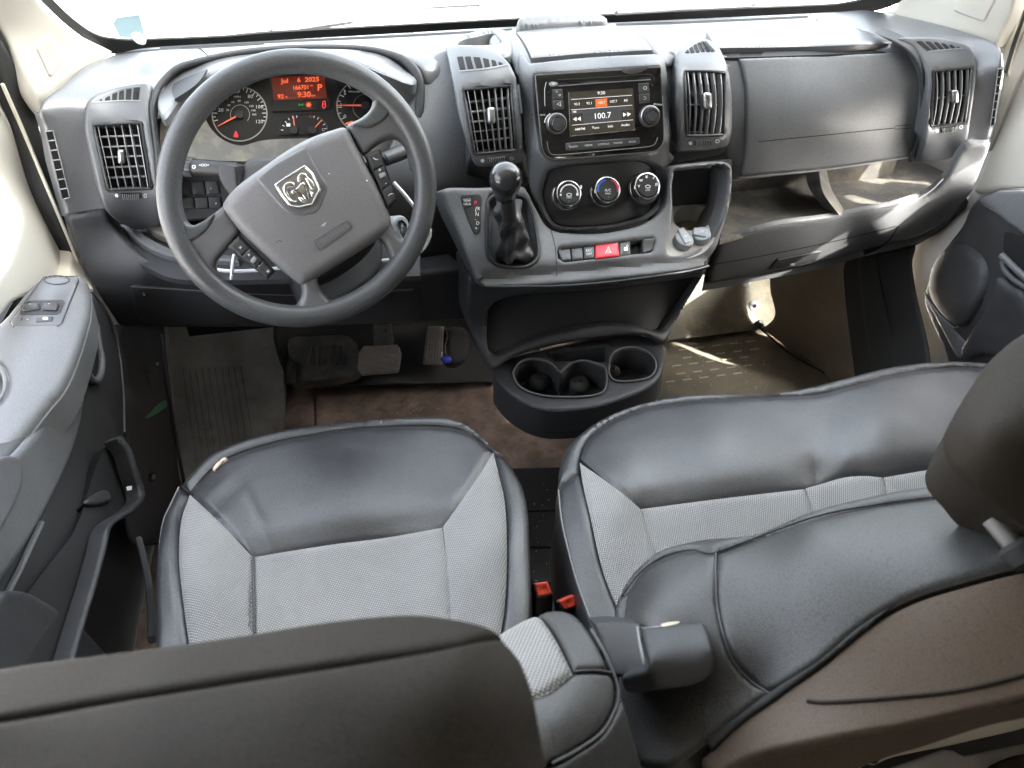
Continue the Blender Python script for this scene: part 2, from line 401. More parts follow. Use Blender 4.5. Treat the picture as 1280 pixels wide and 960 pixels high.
def box(name, lo, hi, material, parent=None, bev=0.0, rot=None):
    bm = bmesh.new(); bmesh.ops.create_cube(bm, size=1.0)
    lo = Vector(lo); hi = Vector(hi)
    for v in bm.verts: v.co = Vector(((v.co.x+.5)*(hi.x-lo.x)+lo.x, (v.co.y+.5)*(hi.y-lo.y)+lo.y, (v.co.z+.5)*(hi.z-lo.z)+lo.z))
    if rot:
        ctr = (lo+hi)/2; bmesh.ops.rotate(bm, cent=ctr, matrix=Matrix.Rotation(rot[1], 3, rot[0]), verts=bm.verts)
    if bev: bmesh.ops.bevel(bm, geom=bm.edges[:], offset=bev, segments=3, affect='EDGES')
    me = bpy.data.meshes.new(name); bm.to_mesh(me); bm.free()
    return link(name, me, material, parent, True, 35)
_fc = {}
def text(name, s, px, py, fld, h, material, parent=None, rot=0.0, off=.0006, wid=1.0, bold=0.0, align='CENTER', shear=0.0):
    """flat print: cap height h, centred on (px,py)"""
    k = (s, bold, align, shear)
    if k not in _fc:
        cu = bpy.data.curves.new('t', 'FONT'); cu.body = s; cu.align_x = align; cu.align_y = 'CENTER'; cu.size = 1.0; cu.offset = bold; cu.resolution_u = 3; cu.shear = shear
        o = bpy.data.objects.new('t', cu); col.objects.link(o); dg = bpy.context.evaluated_depsgraph_get()
        me = bpy.data.meshes.new_from_object(o.evaluated_get(dg)); v = np.array([w.co[:] for w in me.vertices]); f = [tuple(p.vertices) for p in me.polygons]
        bpy.data.objects.remove(o); bpy.data.curves.remove(cu); bpy.data.meshes.remove(me); _fc[k] = (v, f)
    v, f = _fc[k]; q = h/.7; x = v[:, 0]*q*wid; y = -v[:, 1]*q; c, s_ = cos(rot), sin(rot)
    W = fld.pos(px+x*c-y*s_, py+x*s_+y*c, off)
    return raw_mesh(name, W, f, material, parent, False)
def decal(name, poly, fld, material, parent=None, off=.0006, skirt=.0004):
    poly = np.array(poly, float); W = fld.pos(poly[:, 0], poly[:, 1], off); n = len(W)
    W2 = fld.pos(poly[:, 0], poly[:, 1], off-skirt)
    F = [tuple(range(n))]+[(i, (i+1) % n, n+(i+1) % n, n+i) for i in range(n)]
    return raw_mesh(name, np.r_[W, W2], F, material, parent, False)
def strip(name, pts, wpx, fld, material, parent=None, off=.0006, closed=False, step=4, smooth=True):
    """a printed or inlaid line of width wpx following the surface"""
    c = cr(pts, closed, step) if smooth else np.array(pts, float); n = len(c)
    t = np.gradient(c, axis=0) if not closed else np.roll(c, -1, 0)-np.roll(c, 1, 0)
    t /= np.linalg.norm(t, axis=1)[:, None]+1e-9; q = np.c_[-t[:, 1], t[:, 0]]*wpx/2
    a, b = c+q, c-q; W = np.r_[fld.pos(a[:, 0], a[:, 1], off), fld.pos(b[:, 0], b[:, 1], off)]
    return raw_mesh(name, W, [(i, (i+1) % n, n+(i+1) % n, n+i) for i in range(n if closed else n-1)], material, parent, False)
def join(name, obs, parent=None):
    """several printed marks of one part become one mesh"""
    V = []; F = []; mats = []; mi = []
    for o in obs:
        b = len(V); V += [v.co[:] for v in o.data.vertices]; m = o.data.materials[0]
        if m not in mats: mats.append(m)
        for p in o.data.polygons: F.append([b+i for i in p.vertices]); mi.append(mats.index(m))
    sm = [p.use_smooth for o in obs for p in o.data.polygons]
    for o in obs: me = o.data; bpy.data.objects.remove(o); bpy.data.meshes.remove(me)
    me = bpy.data.meshes.new(name); me.from_pydata(V, [], F)
    for m in mats: me.materials.append(m)
    me.polygons.foreach_set('material_index', mi); me.update(); ob = bpy.data.objects.new(name, me); col.objects.link(ob)
    me.polygons.foreach_set('use_smooth', sm); me.set_sharp_from_angle(angle=radians(40))
    if parent is not None: ob.parent = parent; ob.matrix_parent_inverse = Matrix.Translation(-parent_loc(parent))
    return ob
def lerp2(q, u, v):
    """point in a pixel quad (tl, tr, br, bl)"""
    q = np.array(q, float); return (q[0]*(1-u)+q[1]*u)*(1-v)+(q[3]*(1-u)+q[2]*u)*v
def knob(name, px, py, fld, rpx, h, material, parent, prof=None, n=32, off=0.0):
    c = fld.one(px, py, off); ax = fld.n1(px, py); r = rpx*np.linalg.norm(fld.one(px+1, py)-fld.one(px, py))
    prof = prof or [(1, 0), (1, .75), (.96, .93), (.88, 1), (0, 1)]
    return lathe(name, [(a*r, b*h) for a, b in prof], c, ax, material, parent, n)
# ================================================================== SETTING: ground, shell, floor
def sheet(name, x0, x1, y0, y1, z, m):
    return raw_mesh(name, [(x0, y0, z), (x1, y0, z), (x1, y1, z), (x0, y1, z)], [(0, 1, 2, 3)], m, None, False)
setting(sheet('ground', -60, 60, -60, 60, -.62, 'concrete'))
setting(box('floor', (-.97, .95, -.05), (.97, 2.0, 0), 'carpet'))
setting(box('cargo_floor', (-.97, -2.6, -.05), (.97, .95, -.002), 'plywood'))
setting(box('roof', (-.97, -2.6, 1.93), (.99, 1.10, 1.97), 'cream'))
for lo, hi in (((-1.02, -2.6, -.1), (-.98, .42, 1.93)), ((.985, -2.38, -.1), (1.025, .80, 1.93)), ((-.98, -2.64, -.1), (.985, -2.6, 1.93))):  # unseen; side walls stretched forward to block window light, rear gap admits some
    setting(box('cargo_wall', lo, hi, 'plywood'))
setting(box('bulkhead', (-1.0, 2.0, -.1), (1.0, 2.03, .86), 'void'))
for x0, x1 in ((-1.02, -.975), (.985, 1.025)):
    setting(box('frame_sun_block', (x0, .15, 1.62 if x0 < 0 else .95), (x1, 1.15 if x0 < 0 else 1.40, 1.97), 'cream'))  # right one drops over the window opening, added to cut off sun
    if x0 < 0: setting(box('cowl_side', (x0, 1.42, -.1), (x1, 2.03, .88), 'white_paint'))
for lo, hi in (((.985, 1.42, .60), (1.025, 2.03, .88)), ((.985, 1.69, -.1), (1.025, 2.03, .60)), ((.985, 1.42, -.1), (1.025, 1.69, .16))): setting(box('cowl_side', lo, hi, 'white_paint'))  # unseen; opening left between the boxes to let sun onto the footwell
setting(box('dash_light_block', (-.96, 1.565, .84), (.96, 2.0, .86), 'void'))  # unseen board added to stop light leaking down behind the dash
# bonnet and windscreen outside
bon = raw_mesh('bonnet', [(-.85, 1.78, .86), (0, 1.98, .88), (.95, 1.78, .86), (.85, 2.5, .55), (0, 2.75, .55), (-.8, 2.5, .55)], [(0, 1, 4, 5), (1, 2, 3, 4)], 'white_paint', None, True)
tag(bon, 'white painted bonnet beyond the windscreen', 'bonnet')

# ================================================================== DASHBOARD
dash = thing('dashboard', 'wide dark grey plastic van dashboard with air vents, cubbies and glovebox', 'dashboard', (.05, 1.4, .5))
band = [(144, 64, 1.62), (185, 56, 1.66), (280, 51, 1.72), (340, 47, 1.75), (640, 30, 1.80), (760, 25, 1.79), (900, 19, 1.76), (1040, 12, 1.68), (1090, 10, 1.62)]
TOP = Fld(band+[(75, 107, 1.40), (105, 82, 1.50), (100, 125, 1.385), (200, 100, 1.44), (350, 72, 1.49), (470, 72, 1.49), (540, 80, 1.47), (560, 60, 1.55), (730, 68, 1.47), (1000, 58, 1.50), (1120, 56, 1.455), (1180, 46, 1.45), (1250, 60, 1.365), (1161, 25, 1.53), (1217, 41, 1.435), (540, 115, 1.445), (1000, 78, 1.47), (1219, 78, 1.378),
   (50, 138, 1.335), (57, 160, 1.34), (66, 205, 1.335), (84, 270, 1.325), (108, 150, 1.37), (110, 180, 1.365), (133, 262, 1.35), (1252, 80, 1.335), (1246, 118, 1.335), (1236, 178, 1.325), (1215, 135, 1.36), (1206, 178, 1.35), (55, 122, 1.36), (900, 72, 1.47)])
skin('upper_pad', cr([(50, 140), (55, 123), (75, 107), (105, 82), (144, 65, 'c'), (185, 57), (280, 52), (340, 48), (640, 31), (760, 26), (1040, 13), (1090, 11), (1161, 25), (1217, 41), (1246, 53), (1253, 66), (1251, 90), (1246, 118), (1239, 165), (1236, 178, 'c'), (1205, 179, 'c'), (1212, 135), (1215, 95), (1205, 72), (1150, 68), (1120, 66), (1000, 78), (905, 80), (860, 75), (800, 80), (700, 85), (640, 90), (590, 110), (540, 110), (520, 80), (470, 66), (350, 66), (250, 82), (212, 100), (196, 112), (178, 112), (150, 116), (128, 123), (115, 132), (112, 150), (112, 167), (119, 201), (130, 250), (134, 263, 'c'), (84, 270, 'c'), (76, 240), (66, 205), (58, 165)]), TOP, 'dash_top', dash, puff=.006, ew=5, skirt=.02, res=7, holes=[cr([(905, 62), (1010, 60), (1108, 56), (1050, 41), (1012, 37), (950, 38), (896, 43)]), cr([(672, 72), (806, 64), (786, 46), (765, 38), (655, 45)])], hdepth=.006)
strip('pad_seam', [(144, 68), (200, 62), (248, 60), (330, 55)], 1.2, TOP, 'void', dash, .001)
strip('pad_seam', [(248, 60), (256, 66), (262, 73)], 1.2, TOP, 'void', dash, .001)
strip('pad_seam', [(1023, 24), (1014, 31)], 1.2, TOP, 'void', dash, .001)
strip('demister_slot', [(200, 60), (330, 53), (500, 45), (640, 37)], 2.5, TOP, 'void', dash, .0008)
strip('demister_slot', [(770, 31), (860, 28), (1010, 21)], 2.5, TOP, 'void', dash, .0008)

# --- end panels with window demister grilles
def slotrow(name, q, n, fld, parent, nb_w=.22):
    """a dark slot in a frame, crossed by n-1 small bars"""
    f = skin(name, rnd(q, 1.5), fld, 'void', parent, off=.0012, skirt=.002, res=12)
    ptube('grille_frame', [tuple(p)+('c',) for p in q], fld, .0012, 'plate_edge', f, off=.0015, closed=True)
    for i in range(1, n):
        a, b = lerp2(q, 0, i/n), lerp2(q, 1, i/n); tube('grille_bar', [fld.one(*a, .0012), fld.one(*b, .0012)], .0013, 'plate_edge', f, 5)
    return f
slotrow('demister_grille', [(56, 164), (66, 163), (87, 247), (77, 249)], 7, TOP, dash)
slotrow('demister_grille', [(1248, 86), (1253, 86), (1243, 156), (1238, 157)], 7, TOP, dash)

# --- air vents
def vent(q, fld, nv, nh, kpx, parent, mslat='slat_light', deep=.022, curve=0.0):
    """recessed vent: dark box, slats one by one, sliding knob"""
    q = np.array(q, float); B = Shift(fld, -deep)
    v = skin('air_vent', q, B, 'void', parent, skirt=.002, res=30, ang=20)
    fr = []
    for i in range(4): fr.append(q[i])
    ptube('vent_frame', [tuple(p)+('c',) for p in q], fld, .0022, 'slat', v, off=-.001, closed=True, step=8)
    ws = np.concatenate([fld.pos(q[:, 0], q[:, 1], 0), B.pos(q[:, 0], q[:, 1], 0)])
    raw_mesh('vent_wall', ws, [(i, (i+1) % 4, 4+(i+1) % 4, 4+i) for i in range(4)], 'slat', v, False)
    w = np.linalg.norm(q[1]-q[0])/nv*.11/2
    for i in range(nh):
        a, b = lerp2(q, 0.02, (i+1)/(nh+1)), lerp2(q, .98, (i+1)/(nh+1)); up = lerp2(q, 0, (i+1)/(nh+1)-.012)-a
        P = [fld.one(*(a+up), -.011), fld.one(*(b+up), -.011), fld.one(*(b-up), -.011), fld.one(*(a-up), -.011)]
        n_ = fld.n1(*a)*-.009; raw_mesh('cross_slat', P+[p+n_ for p in P], [(0, 1, 2, 3), (0, 4, 5, 1), (3, 2, 6, 7), (0, 3, 7, 4), (1, 5, 6, 2)], mslat, v, False)
    for i in range(nv):
        u = (i+.5)/nv; m = 7; L = []; R = []
        for k in range(m):
            t = k/(m-1); bow = curve*sin(pi*t); c = lerp2(q, u, .015+.97*t); dx = (q[1]-q[0])/np.linalg.norm(q[1]-q[0])
            c = c+dx*bow; L.append(c-dx*w); R.append(c+dx*w)
        L, R = np.array(L), np.array(R); W = np.r_[fld.pos(L[:, 0], L[:, 1], -.0025), fld.pos(R[:, 0], R[:, 1], -.0025)]
        n_ = -fld.n1(*lerp2(q, u, .5))*.010; F = []
        for k in range(m-1): F += [(k, k+1, m+k+1, m+k), (k, 2*m+k, 2*m+k+1, k+1), (m+k, m+k+1, 3*m+k+1, 3*m+k)]
        raw_mesh('slat', np.r_[W, W+n_], F, mslat, v, False)
    c = np.array(kpx, float); a = skin('vent_knob', rnd([(c[0]-c[2], c[1]-c[3]), (c[0]+c[2]*.8, c[1]-c[3]), (c[0]+c[2], c[1]+c[3]), (c[0]-c[2]*.8, c[1]+c[3])], c[2]*.7, 2), fld, 'satin', v, puff=.005, ew=c[2]*.9, off=.010, skirt=.012, res=2.5)
    return v
def thumbwheel(q, fld, parent, dots):
    f = skin('thumbwheel', rnd(q, 2, 3), fld, 'button_dark', parent, puff=.002, ew=2, off=.003, skirt=.006, res=5)
    for i in range(9):
        a, b = lerp2(q, (i+.8)/10.4, .08), lerp2(q, (i+.8)/10.4, .92); tube('rib', [fld.one(*a, .0032), fld.one(*b, .0032)], .0008, 'slat_light', f, 5)
    for i, (x, y) in enumerate(dots):
        if i == 0: decal('flow_mark', ell(x, y, 2.2), fld, 'white_print', f, .0008)
        else: strip('flow_mark', ell(x, y, 1.9)[:, :2].tolist(), .8, fld, 'white_print', f, .0008, True)
def slots(polys, fld, parent, off=.001):
    for p in polys:
        s_ = skin('demister_slot', rnd(p, .6, 3), fld, 'void', parent, off=off, skirt=.0015, res=10)
def slots_light(c, fld, parent): strip('slot_rim', c, 1.6, fld, 'plate_edge', parent, .001)

# left pod
PODL = Fld([(150, 108, 1.43), (110, 130, 1.385), (190, 120, 1.405), (120, 160, 1.365), (180, 157, 1.375), (136, 236, 1.335), (190, 234, 1.345), (155, 197, 1.355), (137, 262, 1.335), (203, 255, 1.35), (170, 284, 1.40), (203, 282, 1.40)])
qL = [(116.6, 157.8), (178, 155.5), (190.8, 233.6), (134.5, 236)]
skin('vent_pod', cr([(106, 147), (107, 133), (113, 124), (125, 117), (149, 110), (181, 105), (190, 110), (188, 137), (190, 162), (196, 197), (200, 235), (204, 262), (201, 282, 'c'), (170, 284), (148, 276), (134, 264), (127, 250), (115, 201), (107, 167)]), PODL, 'plate', dash, puff=.006, ew=4, off=.008, skirt=.03, holes=[np.array(qL)], hdepth=.025)
PL = Shift(PODL, .008)
vent(qL, PL, 6, 5, (152, 195.5, 5.5, 9), dash)
thumbwheel([(149, 239), (177.5, 237.5), (178, 244), (149.5, 246)], PL, dash, [(144, 242), (183, 241)])
Z1 = lambda x, y: (40+x/6.4, 100+y/6.4)
slots([[Z1(522, 186), Z1(548, 170), Z1(556, 183)], [Z1(575, 184), Z1(580, 165), Z1(618, 148), Z1(624, 182)], [Z1(640, 182), Z1(640, 136), Z1(690, 123), Z1(684, 181)], [Z1(702, 181), Z1(708, 118), Z1(752, 106), Z1(748, 180)], [Z1(765, 180), Z1(774, 100), Z1(818, 92), Z1(810, 179)], [Z1(826, 178), Z1(838, 86), Z1(888, 80), Z1(874, 177)]], PL, dash)
slots_light([Z1(470, 195), Z1(620, 192), Z1(890, 186)], PL, dash); slots_light([Z1(470, 190), Z1(560, 145), Z1(720, 95), Z1(895, 68)], PL, dash)
# right pod
PODR = Fld([(1170, 48, 1.43), (1210, 60, 1.395), (1140, 66, 1.42), (1165, 90, 1.385), (1212, 86, 1.375), (1204, 153, 1.345), (1161, 157, 1.355), (1187, 122, 1.36), (1205, 180, 1.34), (1150, 180, 1.355), (1192, 196, 1.38), (1140, 201, 1.40)])
qR = [(1165, 90.5), (1212.5, 85.5), (1204, 153), (1161, 157)]
skin('vent_pod', cr([(1120, 50), (1142, 47), (1170, 48), (1208, 57), (1219, 76), (1219, 93), (1214, 135), (1207, 178), (1192, 194), (1161, 200), (1140, 201, 'c'), (1152, 175), (1157, 125), (1156, 91), (1142, 66)]), PODR, 'plate', dash, puff=.006, ew=4, off=.008, skirt=.03, holes=[np.array(qR)], hdepth=.025)
PR = Shift(PODR, .008)
vent(qR, PR, 6, 1, (1189, 120.5, 4.6, 8), dash, curve=3.0)
thumbwheel([(1173, 158), (1194, 156), (1194, 162), (1173, 164.5)], PR, dash, [(1168.5, 162), (1199, 158)])
Z8 = lambda x, y: (1100+x/7.11, 30+y/7.11)
slots([[Z8(300, 172), Z8(348, 170), Z8(440, 254), Z8(402, 258)], [Z8(378, 174), Z8(425, 178), Z8(496, 246), Z8(458, 252)], [Z8(455, 182), Z8(492, 184), Z8(552, 242), Z8(516, 247)], [Z8(525, 190), Z8(560, 194), Z8(606, 236), Z8(570, 242)], [Z8(598, 202), Z8(628, 206), Z8(658, 230), Z8(626, 236)], [Z8(668, 214), Z8(690, 220), Z8(696, 226), Z8(676, 230)]], PR, dash)
slots_light([Z8(405, 268), Z8(560, 250), Z8(730, 228)], PR, dash)
skin('trim_strip', np.r_[cr([(1096, 39), (1118, 51), (1135, 63), (1148, 80), (1152, 100), (1152, 142), (1148, 170), (1137, 199)], False), cr([(1096, 39), (1120, 48), (1142, 63), (1156, 87), (1158, 114), (1157, 142), (1154, 170), (1142, 201)], False)[::-1][:-1]], Fld([(1100, 42, 1.47), (1148, 80, 1.405), (1157, 114, 1.385), (1140, 200, 1.385), (1120, 50, 1.44)]), 'dash_dark', dash, puff=.003, ew=2, off=.012, skirt=.03, res=4)

# --- face between the cluster and the centre stack
MID = Fld([(500, 66, 1.50), (560, 52, 1.51), (520, 110, 1.45), (575, 100, 1.45), (530, 160, 1.395), (590, 170, 1.40), (540, 240, 1.36), (600, 240, 1.39), (540, 330, 1.41), (580, 330, 1.43)])
skin('fascia_panel', cr([(530, 84), (543, 66), (566, 58), (600, 62), (620, 150), (640, 240), (600, 245), (595, 335), (500, 338), (470, 250), (500, 150), (524, 108)]), MID, 'dash', dash, puff=.01, ew=6, skirt=.02, res=8)

# --- glovebox side
GB = Fld([(905, 75, 1.445), (924, 74, 1.445), (1030, 68, 1.450), (1133, 66, 1.44), (930, 140, 1.395), (1030, 120, 1.392), (1150, 110, 1.405), (930, 215, 1.375), (1030, 205, 1.37), (1140, 196, 1.385), (1030, 160, 1.366), (905, 220, 1.39)])
skin('fascia_panel', cr([(896, 73), (925, 71), (1125, 64), (1142, 72), (1151, 90), (1154, 125), (1149, 175), (1138, 200, 'c'), (1030, 216), (924, 228), (912, 228, 'c'), (905, 190)]), GB, 'dash', dash, puff=.008, ew=5, skirt=.05, off=-.004, res=9)
gl = skin('glovebox_lid', cr([(924, 73.5, 'c'), (1000, 70.5), (1120, 66), (1134, 68), (1146, 82), (1150, 105), (1150, 135), (1145, 175), (1136, 195, 'c'), (1030, 210), (924, 220, 'c'), (929, 195), (932, 156), (932, 115), (928, 90)]), GB, 'dash', dash, puff=.005, ew=4, off=.004, skirt=.012, res=8)
GBo = Shift(GB, .004)
strip('crease', [(947, 176.5), (1030, 168), (1117, 159.5)], 1.1, GBo, 'void', gl, .0006)
strip('crease', [(1117, 157), (1136, 155.5), (1136, 159.5), (1117, 161)], .8, GBo, 'void', gl, .0006, True, smooth=False)
strip('lid_edge', [(924, 221.5), (1030, 211.5), (1136, 196)], 2.0, Shift(GB, .002), 'plate_edge', dash, .0006)
# upper glove tray lid (glares under the windscreen)
TR = Fld([(905, 66, 1.475), (1124, 61, 1.465), (890, 40, 1.60), (1014, 33, 1.62), (1060, 37, 1.56), (1000, 64, 1.48)])
skin('tray_lid', cr([(895, 66, 'c'), (1010, 64), (1122, 60, 'c'), (1105, 53), (1055, 38), (1014, 33), (950, 34), (885, 40)]), TR, 'dash_top', dash, puff=.003, ew=2.5, off=.012, skirt=.02, res=5)
skin('tray_gap', cr([(897, 66, 'c'), (1124, 60, 'c'), (1127, 64, 'c'), (1010, 69), (900, 72.5, 'c')]), Fld([(900, 70, 1.462), (1125, 63, 1.452), (1000, 67, 1.457)]), 'void', dash, off=.0, skirt=.004, res=20)

# --- shelf under the glovebox
box('shelf_back', (.33, 1.535, .55), (.86, 1.55, .85), 'dash_dusty', dash)
SH = Fld([(905, 292, 'Z.662'), (1055, 262, 'Z.662'), (1180, 215, 'Z.664'), (960, 235, 'Z.655'), (1100, 225, 'Z.655')])
skin('shelf_floor', cr([(900, 300, 'c'), (974, 281), (1055, 269), (1146, 247), (1182, 222), (1200, 190), (1190, 178, 'c'), (1100, 196), (915, 218, 'c')]), SH, 'dash_dusty', dash, skirt=.01, res=7)
skin('shelf_divider', cr([(1024, 212, 'c'), (1034, 211, 'c'), (1040, 235), (1056, 263), (1050, 268, 'c'), (1030, 240)]), Fld([(1027, 214, 1.46), (1052, 266, 1.345), (1034, 230, 1.42)]), 'dash_dusty', dash, puff=.002, ew=3, skirt=.06, sdir=(0, .9, -.2), res=6)
LOW = Fld([(905, 300, 1.325), (1055, 268, 1.335), (1146, 246, 1.325), (1185, 220, 1.30), (1204, 188, 1.29), (1235, 178, 1.275), (1216, 238, 1.30), (890, 350, 1.42), (952, 344, 1.41), (1083, 314, 1.40), (1146, 298, 1.385), (1195, 268, 1.35), (1000, 300, 1.345), (1100, 285, 1.34)])
lowp = cr([(886, 333, 'c'), (898, 303), (905, 298, 'c'), (974, 279), (1055, 267), (1146, 245), (1180, 220), (1199, 189), (1208, 178, 'c'), (1238, 178, 'c'), (1230, 205), (1217, 238), (1206, 252), (1190, 272), (1146, 297), (1083, 313), (1030, 328), (952, 343), (882, 356, 'c')])
skin('lower_panel', lowp, LOW, 'dash', dash, puff=.012, ew=6, off=.004, skirt=.03, sdir=(0, .25, -1), res=7)
LO = Shift(LOW, .004)
strip('panel_seam', [(893, 328), (950, 318), (1040, 300), (1118, 281)], 1.0, LO, 'void', dash, .0006)
strip('panel_seam', [(1121, 281), (1112, 296), (1098, 308), (1086, 314)], 1.6, LO, 'void', dash, .0008)
strip('lip_edge', [(907, 299.5), (974, 281), (1055, 269), (1146, 247), (1179, 222)], 1.6, Shift(LO, -.002), 'plate_edge', dash, .001)
lt = skin('latch_plate', rnd([(971, 321), (1026, 311), (1019, 324), (958, 336)], 2), LO, 'dash_dark', dash, puff=.002, ew=2, off=.002, skirt=.004, res=6)
decal('latch_mark', ell(989, 327.5, 3.2, 1.3), LO, 'plate_edge', lt, .0028)
strip('latch_edge', [(972, 321), (1025, 311.3)], 1.4, LO, 'plate_edge', lt, .0028)
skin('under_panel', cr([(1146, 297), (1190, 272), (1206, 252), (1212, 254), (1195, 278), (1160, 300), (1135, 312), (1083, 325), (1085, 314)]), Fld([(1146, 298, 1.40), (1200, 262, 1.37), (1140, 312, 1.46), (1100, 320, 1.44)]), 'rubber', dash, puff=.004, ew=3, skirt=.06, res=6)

# --- left lower dash: knee panel, open pocket behind the wheel
KN = Fld([(84, 271, 1.318), (132, 264, 1.34), (110, 345, 1.30), (150, 408, 1.32), (146, 291, 1.335), (185, 326, 1.30), (236, 341, 1.295), (320, 350, 1.30), (450, 350, 1.31), (580, 338, 1.33), (200, 400, 1.33), (320, 400, 1.33), (450, 405, 1.33), (585, 402, 1.34), (170, 350, 1.29), (300, 375, 1.29), (500, 370, 1.30)])
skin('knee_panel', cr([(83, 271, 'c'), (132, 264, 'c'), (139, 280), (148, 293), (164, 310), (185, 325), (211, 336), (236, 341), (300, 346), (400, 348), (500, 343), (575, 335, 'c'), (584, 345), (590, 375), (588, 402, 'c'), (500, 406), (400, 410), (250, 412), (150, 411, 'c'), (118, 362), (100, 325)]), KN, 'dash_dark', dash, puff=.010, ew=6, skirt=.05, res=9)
KO = Shift(KN, 0)
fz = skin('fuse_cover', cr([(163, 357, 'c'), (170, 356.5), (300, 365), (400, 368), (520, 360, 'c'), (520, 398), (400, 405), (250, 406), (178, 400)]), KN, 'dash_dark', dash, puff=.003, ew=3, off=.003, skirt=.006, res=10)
strip('cover_edge', [(164, 357), (230, 360.5), (300, 365.5), (400, 368.5)], 1.3, KN, 'plate_edge', fz, .0036)
knob('screw', 180, 365.5, Shift(KN, .003), 3.8, .003, 'rubber', fz, n=14); knob('screw_head', 180, 365.5, Shift(KN, .005), 1.6, .002, 'satin', fz, n=8)
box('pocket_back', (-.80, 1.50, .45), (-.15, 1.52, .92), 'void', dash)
SP = Fld([(140, 285, 'Z.76'), (200, 300, 'Z.745'), (300, 330, 'Z.735'), (560, 330, 'Z.73')])
skin('pocket_floor', cr([(140, 280, 'c'), (200, 282), (330, 290), (525, 300, 'c'), (525, 345, 'c'), (236, 350), (185, 335), (150, 305)]), SP, 'dash_dark', dash, skirt=.01, res=10)
skin('pocket_ledge', np.r_[cr([(152, 288), (168, 303), (190, 317), (220, 327), (300, 333)], False), cr([(160, 284), (178, 297), (198, 309), (224, 319), (300, 326)], False)[::-1]], Shift(SP, .012), 'dash', dash, puff=.003, ew=2, skirt=.012, res=5)
skin('pocket_tray', cr([(186, 286), (210, 284), (240, 290), (236, 310), (208, 304), (192, 296)]), Shift(SP, .016), 'dash_dusty', dash, puff=.003, ew=3, skirt=.012, res=5)
# switch bank left of the column
SB = Fld([(230, 225, 1.43), (300, 222, 1.43), (235, 262, 1.41), (300, 260, 1.41)])
skin('switch_housing', rnd([(196, 198), (300, 190), (320, 262), (300, 272), (196, 280)], 5), SB, 'dash_dark', dash, puff=.004, ew=4, off=-.003, skirt=.04)
Zg = lambda x, y: (80+x/5.333, 220+y/5.333)
for r, (y0, y1, xs) in enumerate(((36, 134, (640, 744, 842, 936, 1030)), (142, 226, (700, 776, 866, 958, 1046)))):
    for i in range(4):
        b = skin('blank_switch', rnd([Zg(xs[i]+2, y0+2-i*2), Zg(xs[i+1]-3, y0-i*2), Zg(xs[i+1]+9, y1-6-i), Zg(xs[i]+13, y1-4-i)], 1.2, 4), SB, 'button', dash, puff=.0015, ew=1.5, off=.002, skirt=.005, res=6)
        if i == 3: decal('lamp_mark', ell(*Zg(xs[i]+44+r*12, (y0+y1)/2-2), 1.0, n=8), SB, 'white_print', b, .0026)
# ================================================================== INSTRUMENT BINNACLE
bin_ = thing('instrument_cluster', 'hooded instrument cluster with lit orange display behind the steering wheel', 'instrument cluster', (-.5, 1.42, .9))
RING = Fld([(190, 165, 1.370), (188, 130, 1.395), (200, 102, 1.425), (240, 76, 1.455), (350, 58, 1.50), (470, 60, 1.50), (520, 84, 1.46), (530, 110, 1.44), (527, 160, 1.41), (200, 220, 1.34), (520, 200, 1.40), (350, 130, 1.44)])
o_ = cr([(197, 232), (192, 185), (187, 140), (188, 126), (196, 106), (216, 85), (242, 75), (300, 63), (370, 57), (450, 58), (496, 67), (518, 80), (529, 98), (531, 120), (528, 152), (520, 190)], False)
i_ = cr([(205, 232), (200, 185), (195, 142), (196, 128), (203, 112), (221, 92), (246, 82), (300, 71), (370, 65), (450, 66), (490, 74), (508, 86), (518, 102), (520, 122), (517, 152), (509, 190)], False)
skin('hood_trim', np.r_[o_, i_[::-1]], RING, 'dash_dark', bin_, puff=.005, ew=4, off=.010, skirt=.03, res=5)
VIS = Fld([(205, 120, 1.41), (222, 128, 1.375), (225, 95, 1.455), (262, 93, 1.41), (250, 82, 1.475), (350, 66, 1.50), (350, 84, 1.42), (450, 66, 1.50), (440, 77, 1.42), (480, 72, 1.495), (480, 90, 1.415), (512, 95, 1.46), (517, 110, 1.41)])
skin('visor', cr([(198, 135), (203, 112), (221, 92), (246, 82), (300, 71), (370, 64), (450, 65), (490, 73), (509, 86), (519, 103), (517, 110, 'c'), (510, 109), (470, 92), (437, 80), (380, 74), (320, 80), (270, 93), (240, 110), (222, 129, 'c'), (206, 150)]), VIS, 'dash_top', bin_, puff=.006, ew=3, off=.006, skirt=.012, sdir=(0, .35, -.94), res=6)
skin('visor_lip', np.r_[cr([(222, 129), (221, 110), (262, 92)], False), cr([(262, 92), (250, 110), (222, 129)], False)[1:-1]], Shift(VIS, .008), 'dash_dark', bin_, skirt=.01, sdir=(0, .3, -.95), res=5)
skin('visor_lip', np.r_[cr([(437, 75), (475, 84), (510, 97), (519, 106)], False), cr([(516, 111), (508, 110), (480, 99), (437, 81)], False)], Shift(VIS, .010), 'plate', bin_, puff=.003, ew=3, skirt=.02, sdir=(0, .4, -.9), res=5)
HS = Fld([(205, 130, 1.43), (235, 185, 1.37), (330, 196, 1.385), (430, 190, 1.41), (515, 170, 1.44), (300, 90, 1.50), (450, 85, 1.52), (515, 110, 1.47), (240, 110, 1.46), (350, 185, 1.40)])
CLp = Fld([(265, 145, 1.452), (335, 145, 1.462), (480, 135, 1.482), (372, 95, 1.502), (372, 165, 1.449)])   # the tilted gauge plane
